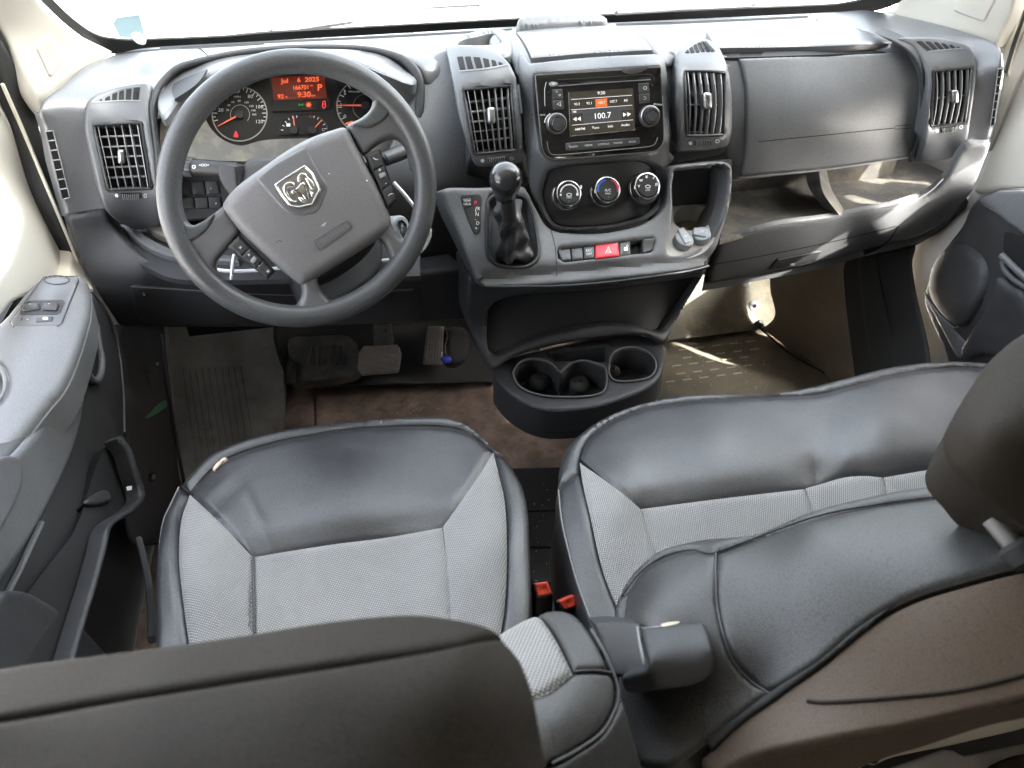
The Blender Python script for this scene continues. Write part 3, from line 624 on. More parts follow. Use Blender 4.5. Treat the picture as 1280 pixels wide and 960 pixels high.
skin('cluster_housing', cr([(203, 140), (225, 110), (280, 85), (350, 74), (440, 76), (500, 98), (518, 112), (520, 170), (510, 205), (420, 200), (330, 202), (250, 200), (205, 200)]), HS, 'dash_dusty', bin_, skirt=.02, res=7, holes=[cr([(258, 150), (262, 125), (280, 102), (330, 90), (400, 86), (460, 94), (490, 112), (492, 150), (470, 172), (415, 172), (345, 174), (325, 176), (300, 182), (275, 172)])], hdepth=.06)
skin('gauge_plate', cr([(250, 150), (255, 120), (280, 95), (350, 80), (440, 80), (500, 100), (505, 150), (480, 185), (300, 192), (262, 180)]), CLp, 'gauge', bin_, skirt=.004, res=15)
def gauge(cx, cy, r, fld, a0, a1, n, labels, parent, lab_h=4.6):
    g_ = strip('dial_ring', ell(cx, cy, r, r*.985).tolist(), 1.6, fld, 'satin', parent, .003, True)
    mk = []
    for i in range(n+1):
        a = a0+(a1-a0)*i/n; l = r*(.15 if i % 2 == 0 else .09); c, s_ = cos(a), sin(a)
        mk.append(decal('m', [(cx+c*(r-1)-s_*.45, cy+s_*(r-1)+c*.45), (cx+c*(r-1)+s_*.45, cy+s_*(r-1)-c*.45), (cx+c*(r-1-l)+s_*.45, cy+s_*(r-1-l)-c*.45), (cx+c*(r-1-l)-s_*.45, cy+s_*(r-1-l)+c*.45)], fld, 'white_print', None, .002))
    for s_, x, y, h in labels: mk.append(text('t', s_, x, y, fld, h, 'white_print', None, off=.002, wid=1.15))
    join('dial_marks', mk, parent)
gauge(299.5, 143, 34.2, CLp, radians(165), radians(375), 24, [('20', 276, 138, 4.2), ('40', 282, 122.5, 4.2), ('60', 295.7, 115, 4.2), ('80', 313, 121, 4.2), ('100', 324, 134, 4.2), ('120', 324, 152.5, 4.2), ('MPH', 296.5, 121.5, 2.6), ('40', 286, 132, 2.4), ('60', 291, 128, 2.4), ('80', 299, 126.5, 2.4), ('100', 308, 128.5, 2.4), ('120', 314, 133, 2.4), ('140', 316.5, 138.5, 2.4), ('160', 317.5, 143.5, 2.4), ('20', 284.5, 138, 2.4)], bin_)
strip('inner_ring', ell(300, 143.5, 12, a0=radians(150), a1=radians(400)).tolist(), .7, CLp, 'satin', bin_, .002)
gauge(455, 133, 34, CLp, radians(95), radians(260), 12, [('5', 431, 117, 4.2), ('1', 426, 131, 3.6), ('0', 431, 146, 4.2), ('RPM x1000', 443, 115, 2.0)], bin_)
strip('inner_ring', ell(457, 134, 16, a0=radians(120), a1=radians(290)).tolist(), .7, CLp, 'satin', bin_, .002)
for a, b in (((296, 146), (272.5, 158.5)), ((451, 132.6), (421.5, 132.6))):
    d = np.array(b, float)-a; d /= np.linalg.norm(d); n = np.array([-d[1], d[0]])*1.1; a_, b_ = np.array(a), np.array(b)
    decal('needle', [a_+n, b_+n*.4, b_-n*.4, a_-n], CLp, 'needle', bin_, .006, .002)
knob('needle_hub', 299.5, 144, CLp, 5.5, .008, 'button_dark', bin_); knob('needle_hub', 457, 133, CLp, 5.5, .008, 'button_dark', bin_)
# the small fuel and temperature gauge
fg = skin('small_gauge', cr([(349, 169, 'c'), (352, 155), (360, 147), (372, 143.5), (388, 143), (400, 147), (408, 156), (411, 168, 'c')]), CLp, 'gauge', bin_, off=.003, skirt=.002, res=12)
ptube('gauge_bezel', [(349, 170), (352, 155), (360, 147), (372, 143.5), (388, 143), (400, 147), (408, 156), (411, 169)], CLp, .0016, 'button_dark', bin_, .004)
mk = []
for i in range(6):
    a = radians(190+i*16); mk.append(strip('s', [(371+17*cos(a), 167+19*sin(a)), (371+20*cos(a), 167+22*sin(a))], .9, CLp, 'white_print', None, .005, smooth=False))
    a = radians(265+i*16); mk.append(strip('s', [(389+17*cos(a), 167+19*sin(a)), (389+20*cos(a), 167+22*sin(a))], .9, CLp, 'white_print' if i else 'warm_red', None, .005, smooth=False))
mk += [strip('s', [(368, 158), (366.5, 146)], 1.4, CLp, 'needle', None, .006, smooth=False), strip('s', [(394, 160), (402, 151)], 1.4, CLp, 'needle', None, .006, smooth=False),
       decal('s', rnd([(358, 155), (363, 155), (363, 159), (358, 159)], .8, 3), CLp, 'white_print', None, .005), text('t', 'H', 391, 147, CLp, 3.4, 'warm_red', None, off=.005), text('t', 'C', 404, 163, CLp, 3.4, 'white_print', None, off=.005)]
join('gauge_marks', mk, fg)
knob('needle_hub', 368, 164, Shift(CLp, .003), 5, .006, 'button_dark', fg); knob('needle_hub', 390, 163.5, Shift(CLp, .003), 5, .006, 'button_dark', fg)
# dot-matrix display
dp = skin('display', rnd([(337, 95), (408, 92), (413, 137.5), (341, 140)], 1.5), CLp, 'gauge', bin_, off=.004, skirt=.004, res=15)
skin('display_panel', rnd([(339, 97.5), (405.5, 94.5), (408.6, 124), (342.5, 126.5)], 1), CLp, 'lcd_orange', dp, off=.0055, skirt=.001, res=15)
DT = Shift(CLp, .0055)
join('display_text', [text('t', s_, x, y, DT, h, 'glow_orange', None, rot=-.04, off=.001, wid=w, bold=.012) for s_, x, y, h, w in (('Jul', 356, 102.5, 5.6, 1.15), ('6', 373.5, 101.5, 5.6, 1.1), ('2025', 390, 100.8, 5.6, 1.15), ('166701', 376, 110.8, 5.4, .92), ('mi', 389.5, 108.2, 2.6, 1), ('P', 399.5, 111, 8.2, 1.05), ('92', 351, 122, 5.4, 1.05), ('°F', 358, 123, 3, 1), ('9:30', 380, 119.6, 6.8, 1.0), ('am', 391.5, 120.5, 3, 1))], dp)
join('warning_lamps', [text('t', '><', 376, 132.3, CLp, 4, 'glow_green', None, off=.006, bold=.03), decal('d', ell(385.8, 132, 2.3), CLp, 'glow_orange', None, .006), *[strip('r', [(385.8+2.8*cos(a), 132+2.8*sin(a)), (385.8+4.0*cos(a), 132+4.0*sin(a))], .8, CLp, 'glow_orange', None, .006, smooth=False) for a in np.arange(0, 6.2, .785)],
      strip('r', ell(405, 129.6, 1.8).tolist(), 1.0, CLp, 'glow_red', None, .006, True), strip('r', ell(405, 133.2, 2.2).tolist(), 1.0, CLp, 'glow_red', None, .006, True)], dp)
join('belt_lamp', [decal('d', ell(295, 166, 1.4, n=10), CLp, 'glow_red', None, .004), decal('d', [(293, 167.5), (297, 167.5), (298, 172), (292, 172)], CLp, 'glow_red', None, .004)], bin_)
strip('engine_lamp', [(433, 155.5), (441, 153)], 3, CLp, 'glow_orange', bin_, .004)

# ================================================================== STEERING COLUMN, STALKS
colm = thing('steering_column', 'dark plastic column shroud behind the steering wheel hub with two stalks', 'steering column', (-.45, 1.3, .85))
CO = Fld([(305, 200, 1.28), (420, 195, 1.29), (310, 260, 1.22), (430, 260, 1.23), (470, 330, 1.18)])
skin('shroud', cr([(301, 215), (304, 203), (312, 196), (350, 192), (420, 188), (450, 200), (470, 260), (478, 330), (430, 372), (392, 380), (360, 330), (302, 260)]), CO, 'dash_dark', colm, puff=.012, ew=8, skirt=.12, res=8)
def stalk(px0, px1, r, name, parent):
    a, b = at(*px0), at(*px1); d = b-a; d /= np.linalg.norm(d); L = np.linalg.norm(b-a)
    st = lathe(name, [(.6*r, 0), (r*.9, .004), (r, L*.4), (r*.9, L*.95), (r*.5, L)], a, d, 'button_dark', parent, 18)
    return st, a, d
s1, a, d = stalk((228, 208, 1.30), (300, 214, 1.27), .0145, 'stalk', colm)
lathe('stalk_ring', [(.0148, 0), (.0155, .001), (.0155, .015), (.0148, .016)], a+d*.004, d, 'button', s1, 18)
for i in range(16):
    t = 2*pi*i/16; u = np.cross(d, (0, 0, 1.0)); u /= np.linalg.norm(u); w = np.cross(d, u); q = a+.0158*(u*cos(t)+w*sin(t))
    tube('grip', [q+d*.005, q+d*.019], .0011, 'slat', s1, 4)
SK = Fld([(235, 206, 1.283), (295, 206, 1.256), (235, 212, 1.278)])
join('stalk_marks', [strip('r', ell(244, 209.5, 1.9).tolist(), .8, SK, 'white_print', None, .004, True), text('t', '=OO=', 256.5, 207.5, SK, 3.2, 'white_print', None, off=.004)], s1)
skin('stalk_block', cr([(272, 204, 'c'), (296, 208, 'c'), (298, 235), (302, 262), (283, 240), (273, 220)]), Fld([(272, 204, 1.26), (297, 208, 1.25), (298, 260, 1.23)]), 'button_dark', s1, puff=.003, ew=3, skirt=.04)
s2, a, d = stalk((513, 186, 1.30), (478, 200, 1.26), .013, 'stalk', colm)
ig = lathe('ignition_lock', [(.020, -.03), (.020, 0), (.017, .004), (.012, .004), (.012, -.004), (0, -.004)], at(500, 284, 1.22), (.55, -.75, .35), 'grey_cap', colm, 26)
# key and the white cord hanging round the column
key = thing('ignition_key', 'black headed key in the ignition right of the steering column', 'key', at(503, 288, 1.20))
raw = at(503, 285, 1.21); lathe('key_head', [(0, -.004), (.012, -.003), (.0135, 0), (.012, .003), (0, .004)], raw+np.array([.004, -.015, -.004]), (.8, -.2, .5), 'button_dark', key, 18)
box('key_blade', tuple(raw+np.array([-.002, -.01, -.002])), tuple(raw+np.array([.002, .02, .002])), 'satin', key)
cord = [(289, 349, 1.14), (291, 330, 1.14), (293, 318, 1.15)]
tag(tube('white_strap', [at(*p) for p in cord], [.0022, .003, .0028], 'white_plastic', None, 8), 'short white strap hanging below the left wheel buttons', 'strap')
wc = [(492, 228, 1.22), (508, 246, 1.21), (522, 264, 1.20), (531, 274, 1.195), (537, 287, 1.19), (535, 302, 1.19), (520, 318, 1.20), (486, 325, 1.20), (440, 328, 1.20), (380, 332, 1.20), (320, 338, 1.20), (288, 339, 1.19), (262, 336, 1.19)]
c2 = cr([(p[0], p[1]) for p in wc], False, 8); yy = np.interp(np.linspace(0, 1, len(c2)), np.linspace(0, 1, len(wc)), [p[2] for p in wc])
tag(tube('loose_cable', [at(x, y, float(v)) for (x, y), v in zip(c2, yy)], .0032, 'white_plastic', None, 8), 'white cable looped round the column behind the steering wheel', 'cable')

# ================================================================== STEERING WHEEL
wc0 = CAM+rays(371.5, 236)*1.12
wn_ = (CAM-wc0); wn_ /= np.linalg.norm(wn_); wn_ = wn_+np.array([0, 0, .05]); wn_ /= np.linalg.norm(wn_)
class Plane(Shift):
    def __init__(s, p, n): s.p = np.array(p); s.n = np.array(n)/np.linalg.norm(n); s.o = 0; s.f = s
    def raw(s, px, py):
        r = rays(np.atleast_1d(px), np.atleast_1d(py)); t = ((s.p-CAM)@s.n)/(r@s.n); return CAM+r*t[:, None]
    def nrm(s, px, py, h=1): return np.repeat(s.n[None], len(np.atleast_1d(px)), 0)
    def pos(s, px, py, off=0.0): return s.raw(px, py)+s.n*(np.atleast_1d(off)[:, None] if np.ndim(off) else off)
    def n1(s, px, py): return s.n
WP = Plane(wc0, wn_)
sw = thing('steering_wheel', 'four spoke grey steering wheel turned to the left with ram head emblem', 'steering wheel', wc0)
R = 159.5; e = ell(371.5, 236, R+1, R, n=96); tube('rim', WP.pos(e[:, 0], e[:, 1]), .0170, 'rim', sw, 18, True)
SPK = Shift(WP, .007)
def spoke(pts, off=0.0, m='spoke', puff=.012, ew=9, skirt=.02): return skin('spoke', cr(pts), SPK, m, sw, puff=puff, ew=ew, off=off, skirt=skirt, res=5)
spoke([(434, 158), (452, 147), (464, 135), (468, 118), (463, 106), (478, 108), (500, 128), (520, 160), (528, 192), (527, 212), (516, 212), (513, 198), (507, 181), (496, 173), (481, 176), (468, 184), (455, 193), (444, 178)])
spoke([(283, 254), (278, 258), (267, 267), (254, 277), (241, 282), (232, 277), (227, 265), (223, 250), (212, 250), (207, 275), (215, 300), (230, 326), (250, 350), (264, 362), (276, 352), (270, 340), (270, 328), (284, 311), (300, 290), (292, 270)])
spoke([(374, 346), (384, 340), (397, 346), (397, 353), (404, 367), (417, 377), (440, 380), (432, 388), (400, 396), (356, 397), (335, 390), (350, 388), (364, 386), (373, 379), (377, 368), (376, 356)])
spoke([(478, 268), (487, 272), (491, 284), (499, 295), (509, 298), (516, 292), (520, 280), (523, 262), (532, 262), (532, 285), (524, 312), (508, 338), (490, 356), (474, 364), (478, 354), (487, 341), (489, 327), (485, 314), (478, 301), (468, 292)])
def thumb(pts): skin('thumb_rest', cr(pts), SPK, 'rim', sw, puff=.004, ew=4, off=.003, skirt=.006, res=4)
thumb([(440, 157), (455, 148), (466, 135), (470, 121), (482, 128), (486, 142), (476, 154), (458, 161)])
thumb([(224, 256), (232, 277), (241, 282), (254, 277), (268, 268), (261, 286), (243, 300), (237, 301), (227, 289), (221, 268)])
# airbag cover
Zw = lambda x, y: (270+x/5.333, 160+y/5.333)
PAD = Shift(WP, .016)
padp = cr([Zw(45, 540), Zw(60, 480), Zw(150, 380), Zw(300, 270), Zw(480, 145), Zw(640, 60), Zw(800, 5), Zw(850, -6), Zw(890, 20), Zw(940, 120), Zw(1020, 270), Zw(1100, 430), Zw(1165, 600), Zw(1160, 670), Zw(1130, 710), Zw(900, 860), Zw(700, 985), Zw(605, 1045), Zw(560, 1045), Zw(500, 1000), Zw(420, 940), Zw(300, 830), Zw(180, 715), Zw(90, 610)])
pd = skin('airbag_cover', padp, PAD, 'pad', sw, puff=.022, ew=16, skirt=.03, res=5, dfn=lambda x, y: .008*np.exp(-(((x-380)/70)**2+((y-262)/60)**2)))
PD = Shift(PAD, .006)
bd = cr([Zw(270, 345, )+('c',), Zw(400, 245), Zw(600, 130)+('c',), Zw(640, 210), Zw(700, 320), Zw(742, 385), Zw(730, 450), Zw(690, 540), Zw(660, 570), Zw(580, 588), Zw(510, 580), Zw(455, 550), Zw(380, 470)])
DSH = lambda x, y: .008*np.exp(-(((x-380)/70)**2+((y-262)/60)**2))
bdg = skin('emblem_panel', bd, PAD, 'pad_smooth', pd, puff=.0025, ew=4, off=.0015, skirt=.004, res=4, dfn=DSH)
class PadF(Shift):
    def pos(s, px, py, off=0.0): return s.f.pos(px, py, np.asarray(off)+s.o+DSH(np.atleast_1d(px), np.atleast_1d(py)))
PF = PadF(PAD, 0.0)
# shield and ram's head emblem
sh = [Zw(400, 385), Zw(590, 262), Zw(640, 310), Zw(690, 415), Zw(640, 510), Zw(560, 532), Zw(500, 525), Zw(440, 450)]
em = skin('shield', rnd(sh, 1.2, 3), PF, 'satin', bdg, puff=.0015, ew=2, off=.004, skirt=.005, res=4)
ptube('shield_frame', [p+('c',) for p in sh], PF, .0019, 'chrome', em, off=.005, closed=True, n=8)
EMB = Shift(PF, .0045)
def chip(pts, h, nm='emblem_relief'): skin(nm, cr([Zw(*p) for p in pts], step=1.5), PF, 'silver', em, puff=h, ew=2.4, off=.004+h, skirt=h+.0005, res=1.6)
chip([(448, 395), (470, 368), (505, 362), (530, 380), (520, 400), (490, 405), (478, 425), (490, 450), (510, 480), (540, 490), (535, 505), (505, 500), (470, 465), (450, 430)], .003)
chip([(545, 325), (570, 303), (600, 310), (615, 335), (640, 355), (662, 395), (655, 415), (635, 420), (612, 385), (595, 350), (575, 350), (560, 370), (545, 365)], .003)
chip([(500, 425), (540, 400), (560, 375), (585, 365), (600, 395), (612, 430), (622, 470), (612, 492), (590, 480), (570, 455), (540, 450), (512, 448)], .004)
chip([(545, 462), (575, 468), (600, 498), (585, 505), (562, 492)], .003)
chip([(618, 400), (640, 432), (655, 440), (640, 470), (628, 455)], .0025)
for q in (((520, 412), (560, 440), (585, 470)), ((590, 385), (600, 430), (608, 470))): strip('emblem_cut', [Zw(*p) for p in q], 1.3, PF, 'void', em, .0085)
# SRS AIRBAG plate
ab = skin('airbag_plate', rnd([Zw(650, 755), Zw(868, 620), Zw(900, 660), Zw(690, 815)], 2, 3), PF, 'pad_smooth', pd, puff=.001, ew=1.5, off=.0012, skirt=.002, res=4)
ptube('plate_rim', [Zw(650, 755)+('c',), Zw(868, 620)+('c',), Zw(900, 660)+('c',), Zw(690, 815)+('c',)], PF, .0006, 'spoke', ab, off=.001, closed=True)
text('plate_text', 'SRS AIRBAG', *Zw(776, 714), PF, 4.2, 'plate_edge', ab, rot=-.58, off=.002, wid=1.0)
join('scuffs', [strip('s', [Zw(700, 655), Zw(715, 640), Zw(733, 630), Zw(712, 655)], .7, PF, 'white_print', None, .0008), strip('s', [Zw(405, 765), Zw(425, 748), Zw(445, 760)], .6, PF, 'void', None, .0008), decal('s', ell(*Zw(1000, 355), 1.1, n=8), PF, 'white_print', None, .0008), decal('s', ell(*Zw(750, 310), .8, n=8), PF, 'white_print', None, .0008)], pd)
# button pads
def pads(q, marks, rock):
    f = skin('switch_pad', rnd(q, 2, 4), Shift(WP, .008), 'button_dark', sw, puff=.003, ew=3, skirt=.015, res=5); FP = Shift(WP, .0085)
    for u0, u1 in ((.04, .30), (.33, .66), (.69, .96)):
        qq = [lerp2(q, .12, u0), lerp2(q, .88, u0), lerp2(q, .88, u1), lerp2(q, .12, u1)]; skin('wheel_button', rnd(qq, 1.5, 4), FP, 'button', f, puff=.0012, ew=1.5, off=.0012, skirt=.003, res=5)
    join('button_marks', [text('t', s_, x, y, FP, h, 'white_print', None, rot=r, off=.0024, bold=.02) for s_, x, y, h, r in marks], f)
    x, y, r = rock; c, s_ = cos(r), sin(r); pr = lambda a, b: (x+a*c-b*s_, y+a*s_+b*c)
    skin('rocker', rnd([pr(-4, -3), pr(4, -3), pr(4, 3), pr(-4, 3)], 1.2, 2), FP, 'grey_cap', f, puff=.0015, ew=1.5, off=.004, skirt=.004, res=3)
pads([Zw(990, 178), Zw(1090, 138), Zw(1205, 480), Zw(1145, 540)], [(')', *Zw(1062, 212), 5, 1.9), ('+', *Zw(1088, 284), 4.5, -.5), ('-', *Zw(1126, 370), 4.5, -.5), (')', *Zw(1156, 445), 5, -2.0)], (*Zw(1105, 318), -.35))
pads([Zw(155, 712), Zw(395, 955), Zw(345, 1010), Zw(78, 792)][1:2]+[Zw(345, 1010), Zw(78, 792), Zw(155, 712)], [('x', *Zw(168, 793), 4.5, .6), ('+', *Zw(222, 846), 4.5, .3), ('-', *Zw(290, 912), 4.5, .3), ('x', *Zw(350, 950), 4.5, .6)], (*Zw(255, 878), -.9))
skin('hub_back', cr([(330, 210), (420, 190), (470, 250), (470, 310), (400, 360), (350, 340), (300, 280)]), Shift(WP, -.03), 'button_dark', sw, puff=.02, ew=20, skirt=.06, res=9)

# ================================================================== CENTRE STACK
stk = thing('centre_stack', 'bulging grey centre stack with two air vents and storage lid', 'centre stack', (.04, 1.3, .75))
ST = Fld([(645, 60, 1.45), (665, 92, 1.355), (745, 66, 1.40), (825, 82, 1.355), (840, 70, 1.44), (745, 90, 1.345), (676, 190, 1.305), (828, 176, 1.305), (752, 200, 1.295), (655, 200, 1.34), (838, 190, 1.34), (652, 130, 1.38), (836, 120, 1.38), (671, 258, 1.30), (757, 288, 1.265), (831, 258, 1.30), (757, 240, 1.28)])
rad_hole = rnd([(667, 93.5), (824, 83), (828, 176, 14), (821, 190, 14), (688, 200.5, 14), (676, 190, 14)], 3)
clim = cr([(682, 222), (690, 214), (727, 207), (795, 204), (821, 210), (829, 225), (831, 240), (826, 256), (810, 270), (774, 281), (727, 286), (697, 283), (684, 270), (676, 245)])
skin('stack_body', cr([(648, 62), (662, 76, 'c'), (740, 68), (818, 64, 'c'), (832, 70), (838, 100), (841, 150), (840, 199), (836, 228), (831, 256), (808, 276), (759, 287), (715, 289), (688, 283), (671, 258), (660, 235), (655, 200), (651, 150), (645, 95)]), ST, 'dash', stk, puff=.010, ew=6, skirt=.06, res=6, holes=[clim, rnd([(668, 95), (823, 84.3), (827, 176, 13), (820.5, 189, 13), (688.5, 199.3, 13), (676.7, 189.5, 13)], 3)], hdepth=.012, off=.0)
LID = Fld([(665, 74, 1.395), (815, 64, 1.395), (645, 42, 1.58), (777, 34, 1.58), (740, 55, 1.47)])
skin('storage_lid', cr([(665, 74, 'c'), (740, 68), (815, 64, 'c'), (805, 52), (790, 42), (768, 34, 'c'), (700, 37), (646, 42, 'c'), (654, 54)]), LID, 'dash_top', stk, puff=.004, ew=2.5, off=.006, skirt=.02, res=6)
skin('stack_shoulder', cr([(615, 44), (640, 40), (646, 42), (655, 55), (664, 75), (668, 92), (662, 98), (646, 95), (640, 80), (628, 62), (612, 58)]), Fld([(620, 50, 1.56), (645, 42, 1.58), (662, 76, 1.40), (666, 96, 1.36), (645, 94, 1.40), (628, 62, 1.50)]), 'dash', stk, puff=.006, ew=4, off=.002, skirt=.03, res=5)
skin('stack_shoulder', cr([(778, 35), (800, 37), (835, 45), (845, 60), (842, 80), (830, 80), (818, 66), (806, 52), (792, 42)]), Fld([(780, 37, 1.57), (835, 46, 1.52), (818, 66, 1.40), (842, 80, 1.42), (810, 50, 1.50)]), 'dash', stk, puff=.006, ew=4, off=.002, skirt=.03, res=5)
skin('sensor_dome', cr([(645, 36), (650, 29), (666, 22), (696, 17), (727, 19), (750, 26), (760, 33), (754, 36), (720, 36.5), (660, 40), (648, 40)]), Fld([(645, 37, 1.60), (760, 34, 1.60), (700, 18, 1.66), (700, 38, 1.585)]), 'plate', stk, puff=.02, ew=7, off=.02, skirt=.03, sdir=(0, .2, -1), res=4)
strip('panel_seam', [(667, 92.5), (745, 87), (824, 82)], 1.2, ST, 'void', stk, .001)
# vent pods of the stack
PC = Fld([(562, 62, 1.50), (571, 62, 1.48), (626, 62, 1.46), (600, 80, 1.41), (640, 92, 1.39), (575, 100, 1.40), (583, 116, 1.375), (636, 110, 1.375), (593, 189, 1.33), (641, 184, 1.335), (600, 204, 1.33), (649, 200, 1.34)])
qc = [(582.5, 116), (635.6, 109.5), (641.5, 184), (593, 189.5)]
cub = cr([(571, 56), (579, 50), (596, 46), (615, 42), (622, 48), (626, 56), (610, 58.5), (590, 59), (574, 59)])
skin('cubby_rim', cr([(559, 60), (566, 50), (580, 45), (612, 38), (634, 42), (640, 62), (634, 72), (600, 72), (566, 74)]), Fld([(562, 60, 1.52), (600, 42, 1.60), (632, 45, 1.58), (630, 66, 1.46), (570, 68, 1.47)]), 'plate', stk, puff=.006, ew=3, off=.006, skirt=.03, res=5, holes=[cub], hdepth=.05)
skin('cubby_floor', cub, Fld([(571, 56, 1.60), (615, 42, 1.72), (626, 57, 1.58)]), 'dash_dusty', stk, skirt=.002, res=8)
skin('vent_pod', cr([(561, 66), (566, 63), (596, 64), (620, 72), (634, 84), (641, 95), (645, 111), (649, 150), (651, 186), (649, 201, 'c'), (620, 205), (596, 206), (590, 197), (576, 150), (569, 105)]), PC, 'plate', stk, puff=.006, ew=4, off=.014, skirt=.05, res=5, holes=[np.array(qc)], hdepth=.025)
PCs = Shift(PC, .014); vent(qc, PCs, 7, 5, (611.7, 146, 4.8, 9.3), stk)
thumbwheel([(607, 193), (630, 191), (631, 197.5), (608, 199.5)], PCs, stk, [(601, 197), (636, 193.7)])
Z9 = lambda x, y: (560+x/8., 30+y/8.)
slots([[Z9(130, 392), Z9(182, 390), Z9(208, 508), Z9(158, 514)], [Z9(200, 394), Z9(248, 394), Z9(274, 500), Z9(226, 506)], [Z9(270, 400), Z9(320, 405), Z9(345, 494), Z9(296, 498)], [Z9(342, 410), Z9(392, 422), Z9(408, 486), Z9(362, 490)], [Z9(418, 424), Z9(462, 440), Z9(476, 478), Z9(430, 482)], [Z9(490, 446), Z9(520, 454), Z9(545, 468), Z9(498, 476)]], PCs, stk)
slots_light([Z9(150, 525), Z9(400, 498), Z9(590, 470)], PCs, stk)
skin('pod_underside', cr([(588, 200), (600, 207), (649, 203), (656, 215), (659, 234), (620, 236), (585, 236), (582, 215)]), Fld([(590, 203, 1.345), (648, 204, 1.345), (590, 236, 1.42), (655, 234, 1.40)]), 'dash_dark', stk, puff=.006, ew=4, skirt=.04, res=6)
PC2 = Fld([(845, 70, 1.43), (872, 57, 1.47), (893, 63, 1.45), (843, 90, 1.39), (905, 94, 1.40), (854, 95, 1.38), (899, 95, 1.385), (898, 166, 1.345), (856, 166, 1.34), (909, 162, 1.36), (845, 186, 1.34), (904, 182, 1.355)])
qc2 = [(854, 95.5), (899, 95.5), (898, 166), (856, 166)]
skin('vent_pod', cr([(842, 90), (843, 72), (854, 61), (871, 55), (886, 57), (896, 66), (905, 94), (909, 130), (909, 162), (905, 181, 'c'), (875, 186), (845, 189, 'c'), (843, 140)]), PC2, 'plate', stk, puff=.006, ew=4, off=.014, skirt=.05, res=5, holes=[np.array(qc2)], hdepth=.025)
PC2s = Shift(PC2, .014); vent(qc2, PC2s, 6, 1, (877.5, 127, 4.6, 9), stk, curve=2.0)
thumbwheel([(865, 171), (885, 170), (885, 177), (865, 178.5)], PC2s, stk, [(860, 175.5), (891, 172.5)])
Zc = lambda x, y: (540+x/3.2, y/3.2)
slots([[Zc(1000, 238), Zc(1012, 226), Zc(1020, 240)], [Zc(1026, 240), Zc(1018, 222), Zc(1030, 214), Zc(1042, 238)], [Zc(1048, 238), Zc(1034, 210), Zc(1046, 204), Zc(1064, 237)], [Zc(1070, 236), Zc(1050, 203), Zc(1062, 197), Zc(1084, 236)], [Zc(1090, 236), Zc(1066, 197), Zc(1078, 194), Zc(1104, 235)], [Zc(1108, 235), Zc(1082, 194), Zc(1092, 196), Zc(1120, 232)]], PC2s, stk)
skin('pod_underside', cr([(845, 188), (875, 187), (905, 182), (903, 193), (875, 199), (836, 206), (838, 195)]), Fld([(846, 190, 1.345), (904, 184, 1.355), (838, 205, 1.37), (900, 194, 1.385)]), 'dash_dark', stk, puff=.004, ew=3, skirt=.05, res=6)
skin('stack_shoulder', cr([(828, 70), (842, 62), (846, 80), (845, 140), (846, 190), (838, 206), (834, 180), (836, 120)]), Fld([(832, 72, 1.42), (845, 66, 1.45), (835, 130, 1.37), (846, 140, 1.39), (838, 204, 1.345), (846, 190, 1.36)]), 'dash', stk, puff=.005, ew=4, skirt=.04, res=5)

# ---------------- radio
rd = thing('car_radio', 'glossy black touchscreen radio tuned to 100.7 in the centre stack', 'radio', ST.one(750, 195))
RF = Fld([(667, 93, 1.350), (824, 83, 1.350), (680, 196, 1.296), (828, 178, 1.300)])
R0 = Shift(RF, .011)
skin('bezel', rad_hole, R0, 'gloss', rd, puff=.003, ew=2.5, skirt=.03, res=7)
Zr = lambda x, y: (660+x/7.11, 80+y/7.11)
RO = Shift(R0, .0)
ptube('edge_line', [(667.5, 97), (672, 150), (676.5, 186), (684, 197), (700, 199), (810, 190), (821, 186), (827, 174), (825.5, 120)], R0, .0009, 'satin', rd, -.0005)
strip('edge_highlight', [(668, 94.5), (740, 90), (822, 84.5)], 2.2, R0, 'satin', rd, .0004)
ptube('inner_groove', [Zr(150, 170), Zr(135, 230), Zr(138, 380)], R0, .0005, 'satin', rd, .0005)
ptube('inner_groove', [Zr(155, 690), Zr(175, 780), Zr(225, 810), Zr(700, 770), Zr(1060, 735), Zr(1110, 710), Zr(1130, 655)], R0, .0007, 'satin', rd, .0005)
ptube('inner_groove', [Zr(250, 148), Zr(600, 128), Zr(1040, 98), Zr(1085, 115), Zr(1105, 150)], R0, .0006, 'button', rd, .0005)
skin('disc_slot', rnd([Zr(245, 178), Zr(1068, 120), Zr(1072, 148), Zr(250, 205)], .8), R0, 'void', rd, off=.0006, skirt=.001, res=20)
tube('slot_lip', [R0.one(*Zr(252, 204), .001), R0.one(*Zr(650, 172), .0012), R0.one(*Zr(1068, 146), .001)], .0009, 'satin', rd, 6)
ej = skin('eject_button', cr([Zr(172, 188), Zr(185, 170), Zr(215, 165), Zr(250, 178), Zr(240, 200), Zr(190, 206)], step=2), R0, 'grey_cap', rd, puff=.001, ew=1, off=.0012, skirt=.002, res=3); decal('eject_mark', [Zr(198, 192), Zr(210, 174), Zr(222, 191)], R0, 'white_print', ej, .0018)
for q in ([Zr(200, 235), Zr(292, 228), Zr(298, 322), Zr(203, 328)], [Zr(203, 332), Zr(298, 326), Zr(304, 405), Zr(210, 415)], [Zr(960, 178), Zr(1052, 172), Zr(1060, 262), Zr(966, 268)], [Zr(966, 272), Zr(1060, 266), Zr(1060, 345), Zr(972, 362)]):
    skin('radio_button', rnd(q, 1.2, 3), R0, 'button', rd, puff=.0012, ew=1.2, off=.0015, skirt=.003, res=4)
join('button_icons', [text('t', s_, *Zr(x, y), R0, h, 'white_print', None, rot=-.06, off=.0022) for s_, x, y, h in (('*', 240, 262, 4.5), ('o', 265, 280, 4), ('◁', 258, 365, 4.6), ('x', 272, 372, 3), ('O', 1018, 222, 4.4), ('⊃', 1015, 312, 4.4))], rd)
